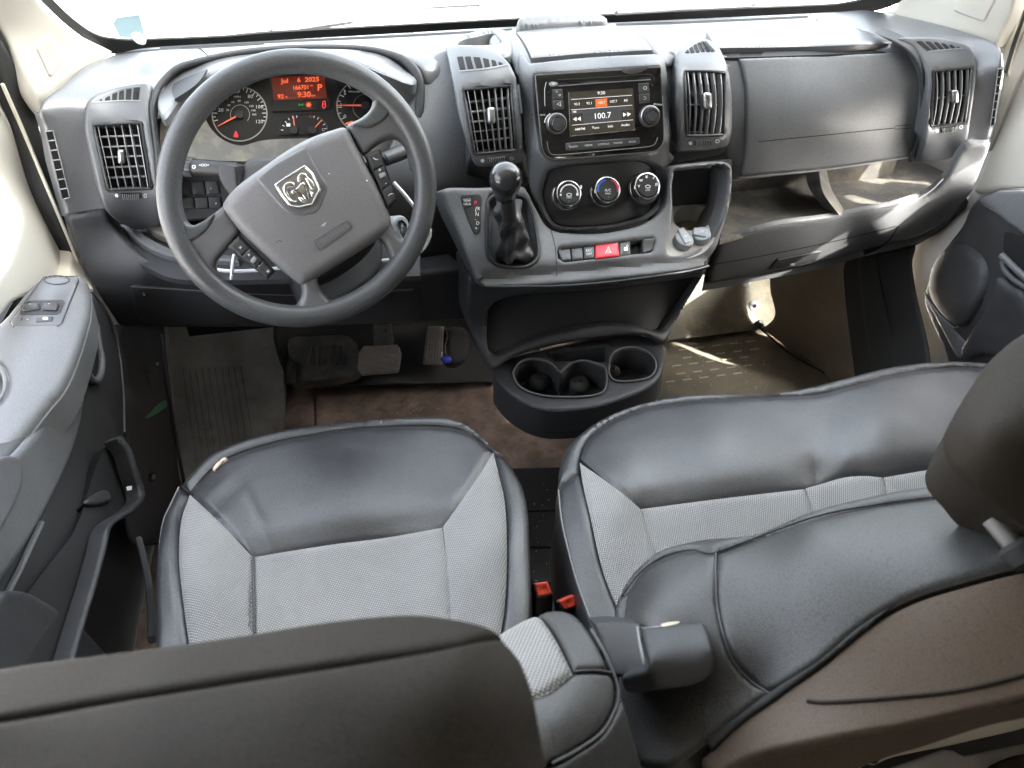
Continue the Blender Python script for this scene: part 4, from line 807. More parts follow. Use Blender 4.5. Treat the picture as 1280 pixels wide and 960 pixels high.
def rknob(x, y, r, parent, fld, h=.018):
    k = knob('tuning_knob', x, y, fld, r, h*.6, 'satin', parent, [(1, 0), (1, .6), (.96, .9), (.9, 1), (.84, .8), (.80, .8)])
    knob('knob_ring', x, y, fld, r*.8, h, 'button_dark', k, [(1, 0), (1, .85), (.95, .97), (.9, 1), (.78, .98), (.74, .9)]); knob('knob_chrome', x, y, fld, r*.64, h*1.02, 'chrome', k, [(1, 0), (1, .9), (.96, .99), (.86, .99), (.84, .93)])
    knob('knob_cap', x, y, fld, r*.54, h*1.0, 'button', k); return k
rknob(*Zr(235, 535), 12.4, rd, R0); rknob(*Zr(1052, 470), 12.2, rd, R0)
join('knob_marks', [strip('s', ell(*Zr(235, 535), 14.3, a0=radians(185), a1=radians(240)).tolist(), 1.3, R0, 'white_print', None), strip('s', ell(*Zr(1052, 470), 14.3, a0=radians(290), a1=radians(335)).tolist(), 1.3, R0, 'white_print', None), text('t', 'MUTE', *Zr(116, 458), R0, 2, 'white_print', None), text('t', 'BROWSE', *Zr(1135, 365), R0, 2, 'white_print', None, rot=.12)], rd)
for x, y in ((165, 256), (1084, 192), (192, 720), (1093, 645)): decal('screw_hole', ell(*Zr(x, y), 1.6, n=10), R0, 'void', rd, .0007)
# screen
sq = [Zr(345, 258), Zr(916, 220), Zr(932, 590), Zr(360, 645)]
scn = skin('touchscreen', rnd(sq, 1.0), R0, 'screen', rd, off=.0008, skirt=.0015, res=20)
ptube('screen_rim', [tuple(p)+('c',) for p in (sq[0], sq[3], sq[2])], R0, .0006, 'satin', scn, .0012)
SC = Shift(R0, .0008); S_ = lambda u, v: tuple(lerp2(sq, u, v)); tl = -.088
decal('screen_area', [S_(.03, .14), S_(.97, .14), S_(.97, .96), S_(.03, .96)], SC, 'screen_panel', scn, .0006)
SD = Shift(R0, .0014); mk = []
mk.append(decal('d', [S_(.03, .175), S_(.97, .175), S_(.97, .40), S_(.03, .40)], SD, 'screen', None, .0003))
mk.append(decal('d', [S_(.405, .20), S_(.585, .20), S_(.585, .385), S_(.405, .385)], SD, 'screen_orange', None, .0007))
mk.append(decal('d', [S_(.03, .76), S_(.97, .76), S_(.97, .96), S_(.03, .96)], SD, 'screen', None, .0003))
mk.append(decal('d', [S_(.03, .50), S_(.20, .50), S_(.20, .74), S_(.03, .74)], SD, 'screen', None, .0003)); mk.append(decal('d', [S_(.80, .50), S_(.97, .50), S_(.97, .74), S_(.80, .74)], SD, 'screen', None, .0003))
for v in (.17, .405, .755): mk.append(strip('s', [S_(.03, v), S_(.97, v)], .5, SD, 'screen_text', None, .0006, smooth=False))
for u, v, s_, h in ((.5, .07, '9:30', 3.9), (.12, .285, '93.3', 3.0), (.31, .285, '92.1', 3.0), (.495, .29, '100.7', 3.0), (.68, .285, '107.7', 3.0), (.87, .285, 'All', 3.0), (.075, .46, 'FM', 2.6), (.5, .60, '100.7', 7.0), (.11, .63, '◀◀', 4.0), (.88, .62, '▶▶', 4.0), (.15, .86, 'AM/FM', 3.0), (.39, .86, 'Tune', 3.0), (.62, .86, 'Info', 3.0), (.85, .86, 'Audio', 3.0)):
    mk.append(text('t', s_, *S_(u, v), SD, h, 'screen_text', None, rot=tl, off=.001, bold=.008))
join('screen_text', mk, scn)
bs = skin('button_strip', rnd([Zr(318, 705), Zr(972, 655), Zr(978, 710), Zr(920, 728), Zr(340, 778), Zr(320, 765)], 1.5), R0, 'button', rd, puff=.0008, ew=1, off=.0012, skirt=.002, res=8)
join('strip_text', [text('t', s_, *Zr(x, y), R0, 2.3, 'white_print', None, rot=-.08, off=.0018) for s_, x, y in (('RADIO', 388, 738), ('MEDIA', 520, 726), ('COMPASS', 652, 716), ('PHONE', 780, 704), ('MORE', 906, 695))], bs)

# ---------------- climate panel
cl = thing('climate_panel', 'recessed climate panel with three chrome ringed knobs below the radio', 'climate panel', ST.one(757, 285))
CP = Shift(ST, -.010)
skin('recess_panel', clim, CP, 'dash_dark', cl, puff=.003, ew=4, skirt=.004, res=7, dfn=lambda x, y: -.004*np.exp(-((y-268+.12*(x-757))/6)**2))
Zk = lambda x, y: (690+x/5.333, 200+y/5.333)
KPL = Plane(ST.one(756, 240, -.006), np.array([.0, -.80, .60]))
def cknob(x, y, r, marks):
    F_ = Shift(KPL, -.004); k = knob('climate_knob', x, y, F_, r, .026, 'chrome', cl, [(1.06, 0), (1.06, .12), (1, .16), (.97, .8), (.93, .97), (.86, 1), (.82, .96)], 40)
    knob('knob_skirt', x, y, F_, r*1.12, .004, 'button_dark', k)
    knob('knob_cap', x, y, F_, r*.83, .0255, 'button_dark', k, n=36); T = Shift(F_, .0258)
    join('knob_marks', marks(T, x+0.0, y-0.0), k)
def m1(T, x, y):
    return [strip('s', ell(x, y, 10.5, a0=radians(185), a1=radians(355)).tolist(), 1.5, T, 'white_print', None), decal('d', ell(x-10.3, y+2, 1.3, n=8), T, 'white_print', None), decal('d', rnd([(x+8.8, y-.5), (x+11.6, y-.5), (x+11.6, y+3), (x+8.8, y+3)], .4, 2), T, 'white_print', None), strip('s', ell(x, y+2, 3, 1.8).tolist(), .9, T, 'white_print', None, closed=True), text('t', 'FAN', x, y+5.6, T, 2.4, 'white_print', None), text('t', '•', x, y+10, T, 4, 'glow_green', None)]
def m2(T, x, y):
    return [strip('s', ell(x, y, 12.3, a0=radians(165), a1=radians(255)).tolist(), 2.2, T, 'cool_blue', None), strip('s', ell(x, y, 12.3, a0=radians(290), a1=radians(375)).tolist(), 2.2, T, 'warm_red', None), text('t', 'A/C', x, y+1.0, T, 3.4, 'white_print', None), text('t', 'MAX', x, y+5, T, 2.2, 'white_print', None), text('t', '•', x+1, y+9.5, T, 4, 'glow_green', None)]
def m3(T, x, y):
    r = [text('t', s_, x+11*cos(radians(a)), y+11*sin(radians(a)), T, 4.2, 'white_print', None, bold=.02) for s_, a in (('v', 180), ('w', 220), ('¥', 262), ('*', 310), ('#', 350))]
    return r+[strip('s', ell(x, y+1, 3, 1.8).tolist(), .9, T, 'white_print', None, closed=True), text('t', 'OFF', x, y+5.5, T, 2.4, 'white_print', None)]
cknob(*Zk(95, 240), 16.6, m1); cknob(*Zk(350, 216), 16.8, m2); cknob(*Zk(612, 191), 16.8, m3)
for x, y, a in ((*Zk(175, 198), 0), (*Zk(268, 226), 0), (*Zk(530, 200), 0)): decal('knob_pointer', rnd([(x-1.2, y-2.2), (x+1.2, y-2.2), (x+1.2, y+2.2), (x-1.2, y+2.2)], .5, 2), Shift(KPL, .0205), 'white_print', cl)
# ================================================================== CENTRE CONSOLE
con = thing('centre_console', 'dark grey lower console carrying switch row, side bin and cup holder tray', 'console', (.0, 1.25, .4))
CN = Fld([(554, 237, 1.265), (600, 234, 1.275), (650, 233, 1.285), (671, 258, 1.265), (687, 285, 1.245), (757, 291, 1.232), (808, 280, 1.245), (833, 258, 1.265), (838, 205, 1.30), (906, 203, 1.30), (916, 212, 1.30), (913, 258, 1.275), (899, 305, 1.245), (888, 330, 1.225), (559, 262, 1.25), (584, 314, 1.205), (602, 350, 1.175), (690, 354, 1.16), (757, 350, 1.16), (852, 338, 1.185), (757, 315, 1.19), (640, 300, 1.215), (690, 335, 1.175)])
bino = cr([(844, 214, 'c'), (870, 211), (902, 207), (911, 214), (909, 252), (896, 289), (885, 304), (871, 314), (850, 318), (838, 317), (835, 311), (839, 290), (842, 262), (841, 235)])
boot_hole = cr([(611, 250), (616, 243), (630, 241), (655, 246), (664, 262), (672, 300), (672, 322), (664, 331), (640, 334), (616, 328), (610, 316), (609, 280)])
swq = [(697, 309), (818, 296.5), (820, 303), (816, 314), (706, 326), (699, 322)]
skin('console_face', cr([(556, 236), (600, 234), (652, 232), (661, 240), (671, 260), (687, 284), (715, 290), (759, 289), (806, 278), (831, 258), (835, 230), (837, 212), (846, 206), (900, 202), (914, 206), (917, 220), (913, 258), (899, 305), (888, 331, 'c'), (852, 339), (759, 351), (690, 357), (640, 358), (602, 355), (590, 335), (572, 290), (557, 255)]), CN, 'dash', con, puff=.007, ew=5, skirt=.06, res=6, holes=[bino, boot_hole, rnd(swq, 4)], hdepth=.03, dfn=lambda x, y: -.010*np.exp(-((y-(340-.09*(x-700)))/7.0)**2)*(x > 600))
strip('console_seam', [(688, 286), (694, 310), (696, 345)], 1.0, CN, 'void', con, .0008)
strip('lip_edge', [(606, 357), (690, 357), (759, 352), (852, 340), (886, 332)], 1.6, CN, 'plate', con, .001)
# gear position plate
gp = skin('gear_plate', cr([(576, 246), (584, 243), (599, 243), (602, 248), (601, 270), (600, 289), (596, 293), (592, 291), (584, 272)], step=3), CN, 'button_dark', con, puff=.001, ew=1.5, off=.002, skirt=.003, res=4)
skin('tow_button', rnd([(577.5, 249), (588, 247.5), (589, 258), (580, 260)], 2, 2), CN, 'button', gp, puff=.001, ew=1.2, off=.0035, skirt=.003, res=4)
join('gear_marks', [text('t', 'TOW', 583, 251.5, CN, 2.6, 'white_print', None, off=.0042), text('t', 'HAUL', 583.5, 255.7, CN, 2.6, 'white_print', None, off=.0042), text('t', 'P', 594, 254, CN, 4.5, 'glow_red', None, off=.0026), text('t', 'R', 598, 261.5, CN, 4.2, 'white_print', None, off=.0026), text('t', 'N', 596, 268.5, CN, 4.2, 'white_print', None, off=.0026), text('t', 'D', 597, 279.5, CN, 4.2, 'white_print', None, off=.0026), text('t', '+', 595, 286, CN, 4.2, 'white_print', None, off=.0026), text('t', '-', 594, 274.5, CN, 4.2, 'white_print', None, off=.0026), strip('s', [(595.5, 259), (594, 263.5), (595, 266)], .7, CN, 'white_print', None, .0026)], gp)
# switch row
SWF = Shift(CN, -.004); skin('switch_well', rnd(swq, 4), Shift(CN, -.02), 'void', con, skirt=.002, res=15)
Zk = lambda x, y: (690+x/5.333, 200+y/5.333)
for q, m_ in (([(40, 588), (125, 580), (130, 668), (68, 672)], 'button'), ([(130, 580), (205, 572), (210, 660), (136, 668)], 'button'), ([(212, 570), (284, 562), (288, 655), (216, 660)], 'button'), ([(290, 560), (446, 543), (455, 642), (288, 662)], 'red'), ([(456, 545), (530, 535), (532, 628), (460, 640)], 'button'), ([(612, 522), (690, 514), (686, 595), (616, 615)], 'button')):
    b = skin('hazard_switch' if m_ == 'red' else 'rocker_switch', rnd([Zk(*p) for p in q], 1.5, 4), SWF, m_, con, puff=.002, ew=2, off=.003 if m_ == 'red' else .001, skirt=.012, res=5, dfn=lambda x, y: -.0015*np.sin((y-300)*.2))
    if m_ == 'red':
        T = Shift(SWF, .003); join('hazard_mark', [strip('s', [Zk(356, 622), Zk(376, 580), Zk(394, 618)], 1.2, T, 'white_print', None, .0012, True, smooth=False), strip('s', [Zk(368, 612), Zk(377, 596), Zk(384, 611)], .7, T, 'white_print', None, .0012, True, smooth=False)], b)
join('switch_marks', [text('t', 'ESC', *Zk(248, 600), SWF, 3.4, 'white_print', None, rot=-.1, off=.0025), text('t', 'OFF', *Zk(249, 624), SWF, 3.0, 'white_print', None, rot=-.1, off=.0025), decal('s', rnd([Zk(482, 578), Zk(508, 575), Zk(508, 602), Zk(482, 604)], .8, 2), SWF, 'white_print', None, .0025), strip('s', [Zk(498, 576), Zk(504, 560), Zk(512, 574)], .9, SWF, 'white_print', None, .0025)], con)
# side bin with cup holder and two capped sockets
BT = Fld([(845, 214, 1.36), (905, 208, 1.37), (843, 262, 1.345), (905, 255, 1.36)])
skin('bin_back', cr([(838, 206, 'c'), (915, 200, 'c'), (914, 252, 'c'), (838, 258, 'c')]), BT, 'dash_dark', con, skirt=.01, res=12)
BF = Fld([(842, 262, 1.335), (900, 258, 1.345), (838, 317, 1.212), (873, 314, 1.225), (893, 290, 1.255)])
cupc = ell(866.5, 269, 23.5, 16.5, rot=-.1)
skin('bin_floor', cr([(838, 255, 'c'), (912, 248, 'c'), (905, 275), (890, 302), (872, 317), (845, 321), (833, 317)]), Shift(BF, -.006), 'bin_grey', con, skirt=.004, res=6, holes=[cupc], hdepth=.04)
skin('bin_side', cr([(899, 212, 'c'), (910, 212, 'c'), (909, 252), (896, 289), (886, 303, 'c'), (880, 290), (892, 262)]), Fld([(905, 212, 1.315), (909, 250, 1.285), (890, 296, 1.245), (888, 270, 1.31)]), 'dash', con, skirt=.05, sdir=(0, .9, -.3), res=6)
skin('cup_bottom', ell(866.5, 275, 26, 22), Fld([(845, 270, 1.40), (890, 268, 1.40), (866, 285, 1.33)]), 'felt', con, skirt=.002, res=8)
for x, y, r, a in ((853.5, 302, 11.0, 1.1), (876.6, 295.8, 11.4, .15)):
    F_ = Shift(BF, -.004); k = knob('socket_cap', x, y, F_, r, .014, 'grey_cap', con, [(1, 0), (1, .6), (.95, .9), (.85, 1), (0, 1.04)])
    c, s_ = cos(a), sin(a); pr = lambda u, v: (x+u*c-v*s_, y+u*s_+v*c)
    skin('cap_tab', rnd([pr(-12.5, -4.5), pr(7, -4.5), pr(7, 4.5), pr(-12.5, 4.5)], 2.5, 2), F_, 'grey_cap', k, puff=.002, ew=2, off=.0175, skirt=.006, res=3)
    text('cap_mark', '12V' if a < 1 else 'o-', x, y-1, Shift(F_, .0178), 2.8, 'white_print', k, off=.0005)
# column and pocket
CC = Fld([(590, 358, 1.20), (690, 358, 1.19), (757, 353, 1.19), (880, 335, 1.22), (586, 405, 1.225), (616, 470, 1.17), (660, 440, 1.20), (757, 425, 1.215), (830, 430, 1.20), (846, 405, 1.235), (868, 367, 1.24)])
pk = cr([(609, 400), (613, 388), (624, 379), (660, 371), (757, 364), (850, 352), (874, 350), (872, 358), (855, 385), (838, 406), (826, 415), (800, 411), (757, 412), (720, 417), (670, 428), (635, 440), (618, 445), (609, 428)])
skin('console_column', cr([(586, 350, 'c'), (605, 354), (690, 356), (757, 350), (852, 338), (888, 331, 'c'), (880, 348), (868, 368), (846, 406), (831, 431), (806, 421), (759, 424), (720, 429), (680, 437), (640, 448), (618, 463), (604, 446), (590, 420), (583, 395)]), CC, 'dash_dark', con, puff=.012, ew=6, skirt=.16, sdir=(0, .97, -.2), res=7, holes=[pk], hdepth=.03)
skin('pocket_back', pk, Shift(CC, -.027), 'rubber', con, skirt=.002, res=12)
# cup holder tray
TP = Fld([(617, 463, 'Z.475'), (830, 440, 'Z.485'), (720, 512, 'Z.470')])
Zt = lambda x, y: (600+x/5.333, 390+y/5.333)
tro = cr([Zt(88, 400), Zt(115, 350), Zt(200, 300), Zt(440, 240), Zt(650, 195), Zt(850, 165), Zt(1050, 150), Zt(1170, 175), Zt(1222, 225), Zt(1232, 300), Zt(1222, 370), Zt(1180, 450), Zt(1080, 520), Zt(900, 590), Zt(740, 630), Zt(560, 648), Zt(420, 640), Zt(290, 595), Zt(170, 510)])
h1 = cr([Zt(222, 400), Zt(255, 345), Zt(320, 315), Zt(400, 315), Zt(460, 335), Zt(510, 375), Zt(535, 400), Zt(555, 390), Zt(590, 355), Zt(650, 328), Zt(720, 328), Zt(780, 345), Zt(830, 365), Zt(845, 385)+('c',), Zt(840, 500), Zt(800, 545), Zt(700, 565), Zt(560, 568), Zt(420, 558), Zt(300, 520), Zt(240, 465)], step=3)
h2 = cr([Zt(862, 370), Zt(872, 300), Zt(910, 258), Zt(980, 238), Zt(1060, 242), Zt(1130, 275), Zt(1170, 330), Zt(1168, 395), Zt(1120, 440), Zt(1020, 462), Zt(920, 462), Zt(865, 430)], step=3)
h3 = rnd([Zt(458, 262), Zt(846, 218), Zt(830, 325), Zt(700, 318), Zt(500, 318)], 2)
skin('tray_body', tro, TP, 'dash_dark', con, puff=.006, ew=4, skirt=.075, sdir=(0, .08, -1), res=5, holes=[h1, h2, h3], hdepth=.065)
skin('tray_bottom', tro, Shift(TP, -.062), 'rubber', con, skirt=.003, res=12)
for hh in (h1, h2): ptube('cup_rim', [tuple(p) for p in hh[::4]], TP, .0018, 'dash', con, .001, closed=True)
ptube('tray_rim', [tuple(p) for p in (np.array(tro)-[722, 470])[::5]*[.985, .97]+[722, 470]], TP, .0016, 'dash', con, -.012, closed=True)
for (x, y), rx, ry, z in ((Zt(405, 392), .021, .034, -.03), (Zt(680, 410), .021, .03, -.03), (Zt(905, 325), .016, .03, -.03), (Zt(1130, 375), .014, .028, -.035)):
    c = TP.one(x, y, z); lathe('cup_grip', [(.002, -.03), (rx*.7, -.024), (rx*.95, -.01), (rx, .004), (rx*.9, .010), (rx*.6, .015), (.002, .017)], c+np.array([0, .012, -.012]), (0, -.35, 1), 'rubber', con, 18)
for (x, y), rx, ry, m_ in ((Zt(385, 505), 18, 7, 'void'), (Zt(700, 525), 20, 7.5, 'debris'), (Zt(1035, 425), 11, 6, 'debris')):
    skin('cup_liner', ell(x, y, rx, ry), Shift(TP, -.058 if m_ == 'void' else -.05), 'rubber' if m_ == 'void' else 'mat_tan', con, skirt=.003, res=5)

# ================================================================== GEAR LEVER
gs = thing('gear_lever', 'black gear lever with round knob and leather gaiter', 'gear lever', CN.one(640, 325))
skin('gaiter_base', boot_hole, Shift(CN, -.022), 'dash_dark', gs, skirt=.003, res=9)
ptube('gaiter_frame', [tuple(p) for p in boot_hole[::4]], CN, .003, 'dash_dark', gs, .0, closed=True)
BOf = Fld([(616, 250, 1.235), (655, 250, 1.235), (640, 262, 1.155), (625, 300, 1.185), (660, 300, 1.19), (640, 300, 1.160), (618, 330, 1.195), (665, 326, 1.20), (640, 332, 1.175)])
fold = lambda x, y: .0035*np.sin((x-640+.25*(y-290))*.42)+.003*np.sin((y-300)*.25+(x-640)*.12)+.006*np.exp(-(((x-634-(y-290)*.12)/5)**2))-.008*np.exp(-(((x-652)/5)**2+((y-318)/14)**2))
skin('gaiter', cr([(616, 246), (628, 240), (646, 240), (654, 252), (661, 285), (669, 318), (668, 329), (655, 332), (648, 326), (636, 331), (616, 328), (619, 312), (622, 300), (616, 275)]), BOf, 'leather', gs, puff=.012, ew=7, skirt=.03, res=3, dfn=fold)
ka, kb = at(632, 224, 1.105), at(636, 262, 1.135); ax = ka-kb; L = np.linalg.norm(ax)
lathe('gear_stick', [(.012, -.02), (.0125, .2*L), (.011, .6*L)], kb, ax, 'leather', gs, 18)
r_ = 20.3/FPX*1.205
prof = [(.4*r_, -1.75*r_), (.68*r_, -1.6*r_), (.74*r_, -1.1*r_), (.86*r_, -.72*r_), (.97*r_, -.3*r_), (1.0*r_, .05*r_), (.95*r_, .4*r_), (.78*r_, .72*r_), (.5*r_, .92*r_), (.2*r_, 1.0*r_), (0, 1.01*r_)]
kax = (CAM-ka); kax = kax/np.linalg.norm(kax)*.55+np.array([0, .05, 1.0])*.6
lathe('gear_knob', prof, ka, kax, 'knob_gloss', gs, 36, 60)
kn = kax/np.linalg.norm(kax); uu = np.cross(kn, (0, 1, 0)); uu /= np.linalg.norm(uu)
tube('knob_seam', [ka+kn*r_*1.004*cos(t)+uu*-r_*1.004*sin(t) for t in np.linspace(.55, 1.6, 14)], .0004, 'void', gs, 5)

# ================================================================== PEDALS AND FOOTWELL
def ribs(name, q, n, fld, parent, m, off, vertical=True, r=.0022):
    for i in range(n):
        u = (i+.5)/n; a, b = (lerp2(q, u, .04), lerp2(q, u, .96)) if vertical else (lerp2(q, .04, u), lerp2(q, .96, u))
        tube(name, [fld.one(*a, off), fld.one(*b, off)], r, m, parent, 6)
Zn = lambda x, y: (270+x/4., 290+y/4.)
bp = thing('brake_pedal', 'wide ribbed rubber brake pedal under the dashboard', 'pedal', at(474, 465, 1.60))
BPF = Fld([(450, 440, 1.60), (500, 436, 1.60), (474, 468, 1.56)])
bq = [Zn(715, 600), Zn(740, 565), Zn(915, 570), Zn(930, 610), Zn(915, 700), Zn(730, 715), Zn(708, 680)]
skin('pedal_pad', rnd(bq, 4), BPF, 'pedal_rubber', bp, puff=.006, ew=4, skirt=.02, res=5)
for i in range(11):
    t = i/10; a, b = Zn(735-22*t+4*(t > .9), 578+t*118), Zn(908+8*t, 570+t*118); tube('pad_rib', [BPF.one(*a, .001), BPF.one(*b, .001)], .0030, 'pedal_rubber', bp, 6)
skin('pedal_arm', rnd([Zn(785, 455), Zn(880, 455), Zn(890, 580), Zn(795, 580)], 3), Fld([(466, 405, 1.66), (490, 405, 1.66), (480, 435, 1.605)]), 'dash_dusty', bp, puff=.004, ew=3, skirt=.02, res=5); knob('arm_rivet', *Zn(850, 493), Fld([(466, 405, 1.655), (490, 405, 1.655), (480, 435, 1.60)]), 2, .003, 'button_dark', bp, n=10)
ap = thing('accelerator_pedal', 'narrow accelerator pedal with long upright ribs', 'pedal', at(541, 455, 1.62))
APF = Fld([(535, 405, 1.68), (556, 405, 1.68), (540, 455, 1.61)])
aq = [Zn(1060, 470), Zn(1140, 470), Zn(1132, 664), Zn(1040, 658)]
skin('pedal_pad', rnd(aq, 2), APF, 'pedal_rubber', ap, puff=.004, ew=3, skirt=.02, res=6); ribs('pad_rib', aq, 6, APF, ap, 'pedal_rubber', .002, True, .0024)
pm = [(555, 418, 1.66), (558, 430, 1.65), (562, 440, 1.62)]
tag(tube('blue_connector', [at(553, 446, 1.60), at(556, 449, 1.595), at(562, 450, 1.60)], [.009, .012, .008], 'blue', None, 10), 'small bright blue plastic connector beside the accelerator pedal', 'connector')
hs2 = thing('pedal_housing', 'black pedal sensor housing beside the accelerator', 'pedal housing', at(572, 440, 1.66)); skin('housing', cr([(556, 412), (582, 410), (588, 430), (582, 452), (568, 456), (558, 448)]), Fld([(560, 415, 1.70), (585, 415, 1.70), (570, 455, 1.64)]), 'rubber', hs2, puff=.01, ew=6, skirt=.05, res=6)
tube('wire', [at(556, 408, 1.66), at(560, 420, 1.66), at(556, 432, 1.65), at(557, 446, 1.62)], .0015, 'dash_dusty', hs2, 6)
# firewall: dark carpet wall under the dash
FW = Fld([(150, 410, 1.55), (360, 410, 1.85), (600, 400, 1.85), (360, 480, 1.72), (600, 470, 1.72), (150, 560, 1.45), (460, 455, 1.76)])
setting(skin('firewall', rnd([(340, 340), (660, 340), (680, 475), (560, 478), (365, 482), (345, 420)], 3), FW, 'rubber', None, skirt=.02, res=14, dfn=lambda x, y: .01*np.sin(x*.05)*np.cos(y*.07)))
dm = thing('footrest', 'dark rubber footrest with five raised bars left of the brake', 'footrest', at(405, 470, 1.68))
DF = Fld([(372, 420, 1.78), (440, 418, 1.78), (372, 468, 1.66), (446, 464, 1.66)])
skin('footrest_pad', cr([Zn(370, 530), Zn(480, 520), Zn(640, 515), Zn(690, 540), Zn(715, 590), Zn(705, 705), Zn(400, 740), Zn(400, 650), Zn(365, 610)]), DF, 'dash_dusty', dm, puff=.002, ew=3, skirt=.03, res=6)
for i in range(6): 
    x = 470+i*34; skin('footrest_bar', rnd([Zn(x-8, 572), Zn(x+8, 572), Zn(x+8, 662), Zn(x-8, 664)], 1.5), DF, 'dash_dusty', dm, puff=.003, ew=1.8, off=.006, skirt=.008, res=5)
tube('mat_roll', [at(*Zn(375, 760), 1.63), at(*Zn(372, 700), 1.65), at(*Zn(388, 650), 1.67)], .014, 'rubber', dm, 10)
# driver's floor covering: cut mats with seams
flm = thing('floor_covering', 'worn brown floor covering strewn with crumbs in front of the driver seat', 'floor covering', (-.3, 1.5, 0))
FL = Fld([(350, 500, 'Z.012'), (690, 560, 'Z.012'), (450, 700, 'Z.012')])
skin('covering_sheet', rnd([(396, 478), (600, 462), (640, 470), (720, 560), (735, 800), (400, 800)], 4), FL, 'carpet', flm, skirt=.008, res=9, dfn=lambda x, y: .003*np.sin(x*.11+y*.05)+.002*np.sin(y*.21-x*.03))
skin('covering_strip', rnd([(358, 492), (362, 480), (392, 479), (393, 530), (392, 620), (350, 620)], 3), FL, 'carpet', flm, off=.002, skirt=.006, res=9, dfn=lambda x, y: .003*np.sin(x*.2+y*.09))
# left footwell
lm = thing('floor_mat', 'grey ribbed rubber floor mat in the footwell beside the driver door', 'floor mat', (-.72, 1.45, .02))
LMF = Fld([(215, 420, 'Z.17'), (345, 415, 'Z.16'), (215, 520, 'Z.03'), (350, 520, 'Z.02'), (230, 640, 'Z.012'), (340, 600, 'Z.012')])
skin('mat_sheet', cr([(200, 390, 'c'), (350, 390, 'c'), (352, 440), (356, 500), (352, 560), (330, 640), (230, 660, 'c'), (228, 590), (218, 520), (210, 460)]), LMF, 'mat_rubber', lm, puff=.003, ew=4, skirt=.05, sdir=(0, 0, -1), res=8)
for i in range(10):
    u = i/9; ptube('mat_rib', [(228+u*72, 462-u*4), (233+u*74, 500), (240+u*74, 545), (248+u*72, 600)], LMF, .0035, 'mat_rubber', lm, .001, step=12)
kp = thing('kick_panel', 'black side trim below the dashboard with green paint smear', 'trim panel', (-.85, 1.4, .1))
KPF = Fld([(150, 412, 1.40), (200, 412, 1.50), (160, 560, 1.26), (225, 580, 1.36), (190, 500, 1.36)])
skin('side_trim', cr([(148, 405, 'c'), (208, 405, 'c'), (212, 460), (218, 520), (226, 590), (240, 660), (170, 680), (160, 600), (156, 480)]), KPF, 'dash_dark', kp, puff=.008, ew=5, skirt=.05, sdir=(-.5, .6, -.4), res=8)
ptube('trim_edge', [(201, 418), (206, 460), (213, 515), (222, 570), (232, 620)], KPF, .004, 'dash_dark', kp, .003)
decal('green_smear', cr([(181, 523), (190, 512), (200, 503), (207, 501), (208, 508), (200, 514), (190, 520)], step=3), KPF, 'green_paint', kp, .001); decal('green_smear', cr([(184, 470), (192, 468), (195, 484), (189, 487)], step=3), KPF, 'button', kp, .001)
knob('trim_stud', 189.5, 596, KPF, 4, .004, 'rubber', kp, n=14); knob('stud_head', 189.5, 596, KPF, 2, .006, 'satin', kp, n=10); knob('trim_stud', 196, 455, KPF, 1.3, .003, 'satin', kp, n=8)

# ================================================================== PASSENGER FOOTWELL
FR = Fld([(830, 470, 'Z.015'), (960, 415, 'Z.015'), (1050, 470, 'Z.012'), (900, 490, 'Z.012')])
pmt = thing('passenger_mat', 'dusty brown moulded floor mat in the passenger footwell', 'floor mat', (.5, 1.5, .01))
skin('mat_sheet', rnd([(800, 430), (850, 424), (945, 410), (952, 416), (985, 436), (1052, 470), (1060, 520), (1000, 560), (800, 600)], 3), FR, 'mat_tan', pmt, off=.004, skirt=.012, res=8, dfn=lambda x, y: .002*np.sin(x*.13)*np.sin(y*.17))
for r in range(5):
    for i in range(5):
        x = 848+i*21+(r % 2)*9-r*4; y = 440+r*10-i*2.6
        if x < 955: strip('tread_bar', [(x, y), (x+11, y-1.4)], 1.5, FR, 'debris_light', pmt, .0075)
PB = Fld([(830, 372, 1.88), (950, 345, 1.90), (840, 425, 1.80), (948, 408, 1.82)])
fb = thing('footwell_board', 'tan felt board with two fixings under the glovebox', 'board', at(890, 420, 1.82))
skin('board', cr([(800, 360, 'c'), (985, 322, 'c'), (985, 400, 'c'), (962, 408), (948, 412, 'c'), (900, 418), (840, 425), (800, 432, 'c')]), PB, 'felt', fb, puff=.004, ew=3, skirt=.03, res=8)
strip('board_fold', [(830, 390), (900, 380), (960, 366)], 1.5, PB, 'mat_tan', fb, .001)
for x, y in ((942.5, 382.5), (932, 352)): knob('fixing', x, y, PB, 6, .006, 'grey_cap', fb, [(1, 0), (1, .5), (.7, 1), (.4, 1), (.35, .5), (0, .5)]); knob('fixing_hole', x, y, PB, 2, .008, 'void', fb, n=10)
PS = Fld([(960, 340, 1.84), (1060, 320, 1.62), (965, 400, 1.78), (1080, 420, 1.50), (1000, 440, 1.70), (1090, 470, 1.42)])
skin('side_lining', cr([(962, 325, 'c'), (1085, 305, 'c'), (1078, 360), (1092, 470), (1095, 520), (1050, 500), (985, 437), (953, 412, 'c'), (968, 394), (962, 362)]), PS, 'lining', fb, puff=.003, ew=3, skirt=.02, res=8)
ptube('mat_cord', [(949, 405), (957, 413), (985, 437), (1020, 458), (1052, 474)], Fld([(949, 405, 1.77), (985, 437, 1.70), (1052, 474, 1.55)]), .0035, 'rubber', fb, .006)
knob('mat_clip', 949, 404, PB, 4, .012, 'rubber', fb, n=12)
SI = Fld([(1085, 310, 1.56), (1145, 300, 1.44), (1100, 460, 1.30), (1160, 440, 1.22), (1075, 400, 1.45)])
sil = thing('door_sill', 'black plastic door sill trim on the passenger side', 'sill trim', (.85, 1.3, 0))
